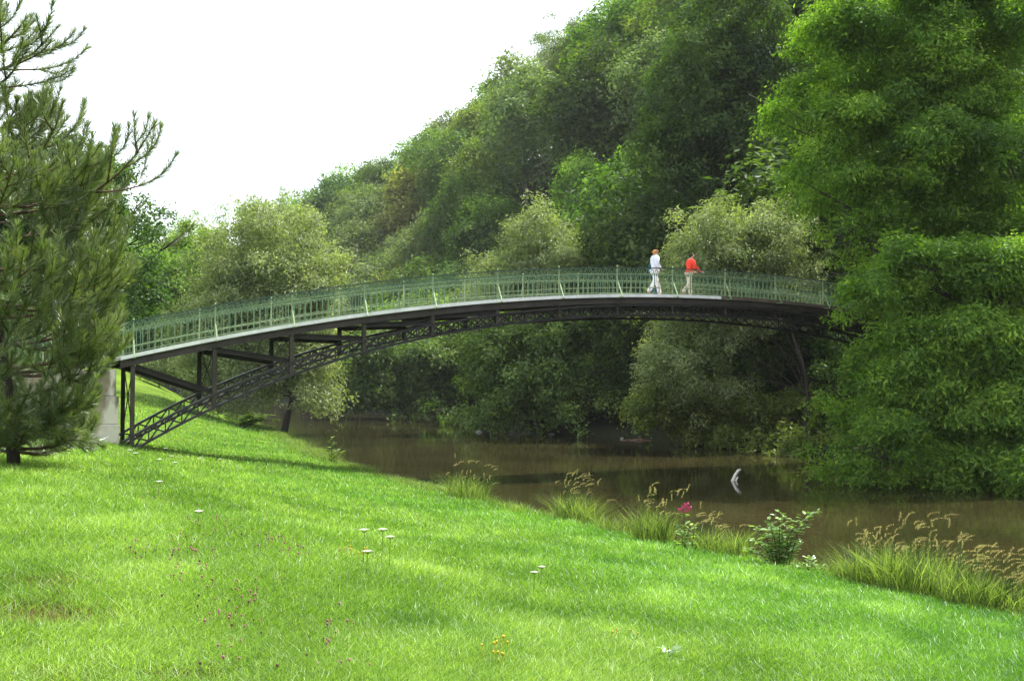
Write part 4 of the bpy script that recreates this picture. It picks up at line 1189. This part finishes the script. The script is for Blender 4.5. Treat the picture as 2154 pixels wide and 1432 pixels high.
leafy_plant('glossy_shrub', 1640, 1185, [(-60, 60, .008), (-45, 85, .009), (-25, 100, .010), (-5, 118, .011), (15, 105, .010), (35, 100, .010), (60, 110, .010), (82, 122, .010), (-70, 35, .007), (5, 70, .008), (30, 60, .008), (50, 50, .007), (-30, 50, .008), (-10, 80, .008)], .13, GM['shrub'],
            'leafy shrub with glossy leaves leaning over the water edge, right of the pink flower', 'shrub', 20)
leafy_plant('glossy_shrub', 1700, 1200, [(-20, 25, .006), (0, 35, .006), (20, 28, .006), (35, 15, .006), (-35, 15, .006)], .09, GM['shrub'], 'low grey-green plant at the foot of the glossy shrub', 'plant', 12)
leafy_plant('balsam_plant', 1440, 1125, [(-3, 62, .010), (12, 44, .008), (-14, 38, .008), (4, 28, .008)], .17, GM['shrub'], 'tall leafy plant topped by a pink flower at the water edge', 'flower', 7,
            (flatmat('pink_petal', (.75, .12, .38)), [(-9, 62), (0, 66), (6, 60), (-2, 57), (10, 64), (4, 70)], .062))
leafy_plant('riverside_plant', 697, 962, [(0, 50, .012), (-10, 30, .01), (12, 26, .01), (24, 22, .01)], .2, GM['tall'], 'single upright leafy plant on the bank right of the tall willow', 'plant', 12)
leafy_plant('nettle_patch', 500, 900, [(60, 22, .02), (40, 30, .02), (20, 26, .02), (75, 28, .02), (85, 16, .02), (50, 18, .02)], .4, LM['dark'], 'dark leafy undergrowth at the foot of the tall willow trunk', 'plant', 18)
leafy_plant('dock_plant', 1408, 1395, [(-3, 34, .006), (6, 20, .005), (-8, 18, .005)], .09, GM['shrub'], 'pale broad-leaved weed in the lawn at lower right', 'plant', 6)

# umbels and small flowers
umb_m = flatmat('umbel_white', (.42, .43, .36)); stem_m = flatmat('flower_stem', (.08, .14, .03)); clo_m = flatmat('clover_purple', (.30, .10, .14)); yel_m = flatmat('yellow_flower', (.45, .36, .03)); drk_m = flatmat('clover_seed', (.09, .06, .03))
def umbel(px, py, hpx, label):
    p = bank_at(px, py + hpx); S = p.y / FPX; h = hpx * S
    t = empty('umbel_flower', p); tag(t, label, 'wildflower', 'white umbel flowers in the meadow')
    mb = MB(); mb.tube([(0, 0, -.02), (.01, 0, h)], .0022, 5, False)
    for k in range(10):
        a = k * .628; mb.tube([(.01, 0, h), (.01 + .035 * math.cos(a), .035 * math.sin(a), h + .02)], .0015, 3, False)
    mb.build('stem', stem_m, t)
    mb = MB()
    for k in range(60):
        a = k * 2.4; r = (.0042 + .0012 * math.sin(k * 5 + px)) * math.sqrt(k); c = Vector((.01 + r * math.cos(a), r * math.sin(a), h + .028 - r * .15)); q = .006
        mb.add([c + Vector((q, 0, 0)), c + Vector((0, q, .002)), c + Vector((-q, 0, 0)), c + Vector((0, -q, .002)), c + Vector((0, 0, .006))], [(0, 1, 4), (1, 2, 4), (2, 3, 4), (3, 0, 4)])
    mb.build('flower_head', umb_m, t)
ul = [((272, 950, 40), 'white umbel just right of the bridge footing, nearest the arch foot'), ((283, 957, 38), 'white umbel beside the one nearest the arch foot'), ((347, 945, 36), 'white umbel below the arch foot, upper one of the group'),
      ((333, 970, 36), 'broad white umbel at the left of the group below the arch foot'), ((360, 962, 34), 'white umbel at the top right of the group below the arch foot'), ((366, 976, 34), 'white umbel lowest of the group below the arch foot'),
      ((420, 966, 30), 'white umbel on the grass below the second bridge column'), ((462, 968, 30), 'white umbel alone right of the group, toward the river'), ((415, 1081, 40), 'single white umbel in the middle left of the meadow'), ((332, 1018, 36), 'single white umbel halfway down the left meadow'),
      ((763, 1121, 80), 'leftmost of the three tall umbels in the middle meadow'), ((802, 1120, 84), 'middle of the three tall umbels in the middle meadow'), ((818, 1135, 70), 'right of the three tall umbels in the middle meadow'), ((770, 1166, 50), 'low umbel under the three tall ones'),
      ((1137, 1197, 45), 'upper of two umbels right of centre in the lawn'), ((1122, 1209, 40), 'lower of two umbels right of centre in the lawn'), ((165, 925, 36), 'small white flower between the pine and the abutment')]
for (a, b, c), l in ul: umbel(a, b, c, l)
def scatter(name, lst, mat, label, r=.0065, hh=(.05, .095), cat='wildflowers'):
    mb = MB()
    for (px, py) in lst:
        p = bank_at(px, py)
        if p is None: continue
        h = random.uniform(*hh); c = p + Vector((0, 0, h)); q = r * random.uniform(.8, 1.3)
        ring = []
        mb.tube([c - Vector((0, 0, q)), c - Vector((0, 0, q * .4)), c + Vector((0, 0, q * .5)), c + Vector((0, 0, q))], [q * .5, q, q * .9, q * .3], 6)
        mb.tube([p, c - Vector((0, 0, q))], .0018, 3, False)
    o = mb.build(name, mat); tag(o, label, cat, kind='stuff')
def spots(cs, k):
    L = []
    for (px, py, rx, ry) in cs:
        for _ in range(k): L.append((px + random.gauss(0, rx), py + random.gauss(0, ry)))
    return L
random.seed(21)
scatter('clover_flowers', spots([(280, 1170, 22, 14), (340, 1160, 22, 12), (400, 1190, 25, 14), (440, 1110, 35, 12), (480, 1120, 40, 14), (560, 1160, 30, 14), (500, 1270, 40, 16), (525, 1290, 25, 14), (470, 1320, 35, 14), (610, 1170, 25, 12), (720, 1340, 25, 16), (330, 1060, 30, 12), (400, 1230, 25, 14), (500, 1370, 40, 20), (700, 1390, 40, 25)], 9), clo_m, 'reddish purple clover heads along the old track in the left meadow')
scatter('faded_clover', spots([(340, 1150, 60, 20), (470, 1120, 80, 25), (500, 1260, 60, 30), (400, 1220, 60, 30), (600, 1380, 90, 30)], 9), drk_m, 'dark faded seed heads among the clover in the left meadow')
scatter('yellow_flowers', spots([(1040, 1400, 12, 10), (1310, 1355, 14, 6), (730, 1170, 18, 8), (760, 1180, 14, 6), (430, 1000, 20, 6), (1060, 1385, 20, 12)], 6), yel_m, 'small yellow flowers scattered low in the meadow', r=.008, hh=(.08, .12))

# ------------------------------------------------------------------ driftwood and stones
bw = noisemat('bleached_wood', (.42, .38, .33), (.7, .66, .6), 12, .8, .4, stretch=(1, 1, .3))
p = at(1541, 1011, 35); k_ = WZ / p.z; p = Vector((p.x * k_, p.y * k_, WZ)); S = p.y / FPX
t = empty('driftwood_snag', p); tag(t, 'bleached forked branch sticking out of the river near the right bank', 'driftwood')
mb = MB(); mb.tube([Vector(v) * S for v in ((-4, 0, -12), (0, 0, 0), (5, 0, 12), (13, 2, 22), (18, 2, 24))], [4 * S, 3.6 * S, 3.2 * S, 3 * S, 1.6 * S], 7)
mb.build('branch', bw, t, True)
mb = MB(); mb.tube([Vector(v) * S for v in ((4, 0, -6), (8, 0, 3), (11, -1, 9))], [2.4 * S, 2.2 * S, 1.2 * S], 6); mb.build('fork', bw, t, True)
stone_m = noisemat('river_stone', (.13, .13, .11), (.34, .33, .30), 3, .85, .5)
def stone(px, py, rpx, label, mat=stone_m, name='river_stone', cat='stone', flat=.55):
    p = at(px, py, 50); k = WZ / p.z; p = Vector((p.x * k, p.y * k, WZ)); r = rpx * p.y / FPX
    import bmesh
    bm = bmesh.new(); bmesh.ops.create_icosphere(bm, subdivisions=3, radius=r)
    for v in bm.verts:
        n = math.sin(v.co.x / r * 3 + px) * .12 + math.sin(v.co.y / r * 4 + px * 2) * .1 + math.sin(v.co.z / r * 5 + px * 3) * .08
        v.co *= 1 + n; v.co.z *= flat
    me = bpy.data.meshes.new(name); bm.to_mesh(me); bm.free()
    o = link(name, me, None, mat); o.location = p; tag(o, label, cat, 'stones along the far waterline')
stone(1008, 909, 7, 'leftmost pale stone at the far waterline'); stone(1078, 910, 9, 'rounded stone at the far waterline below the wide bush'); stone(1098, 912, 10, 'larger stone beside the rounded one below the wide bush')
stone(1118, 910, 7, 'rightmost of the three close stones below the wide bush'); stone(1160, 914, 7, 'lone stone at the far waterline right of the three close ones'); stone(1308, 922, 4, 'small reddish stone at the waterline under the right arch')
mud = noisemat('debris', (.12, .06, .045), (.3, .17, .13), 8, .9, .5)
def debris():
    p = at(1345, 926, 55); k = WZ / p.z; p = Vector((p.x * k, p.y * k, WZ)); mb = MB()
    t = empty('floating_debris', p); r_ = random.Random(4)
    for i in range(26):
        a = Vector((r_.uniform(-1.1, 1.4), r_.uniform(-.3, .3), .02)); b = a + Vector((r_.uniform(.2, .6), r_.uniform(-.1, .1), r_.uniform(-.02, .08)))
        mb.tube([a, b], .022, 4)
    tag(t, 'reddish heap of washed-up twigs at the far waterline', 'driftwood'); mb.build('twigs', mud, t)
debris()
stone(2012, 1017, 6, 'small pinkish stone in the shade below the overhanging tree', noisemat('pink_stone', (.35, .2, .16), (.5, .3, .25), 5))

# ------------------------------------------------------------------ haze
HAZE = 0.00015
if HAZE:
    mb = MB(); mb.box((-950, -70, -7), (950, 1550, 75))
    m, N, L = newmat('haze_air'); v = N.new('ShaderNodeVolumePrincipled'); v.inputs['Density'].default_value = HAZE; v.inputs['Color'].default_value = (.93, .96, 1, 1); v.inputs['Anisotropy'].default_value = 0
    o_ = N.new('ShaderNodeOutputMaterial'); L.new(v.outputs[0], o_.inputs['Volume'])
    o = mb.build('haze', m); tag(o, 'pale haze in the valley air', 'haze', kind='stuff')
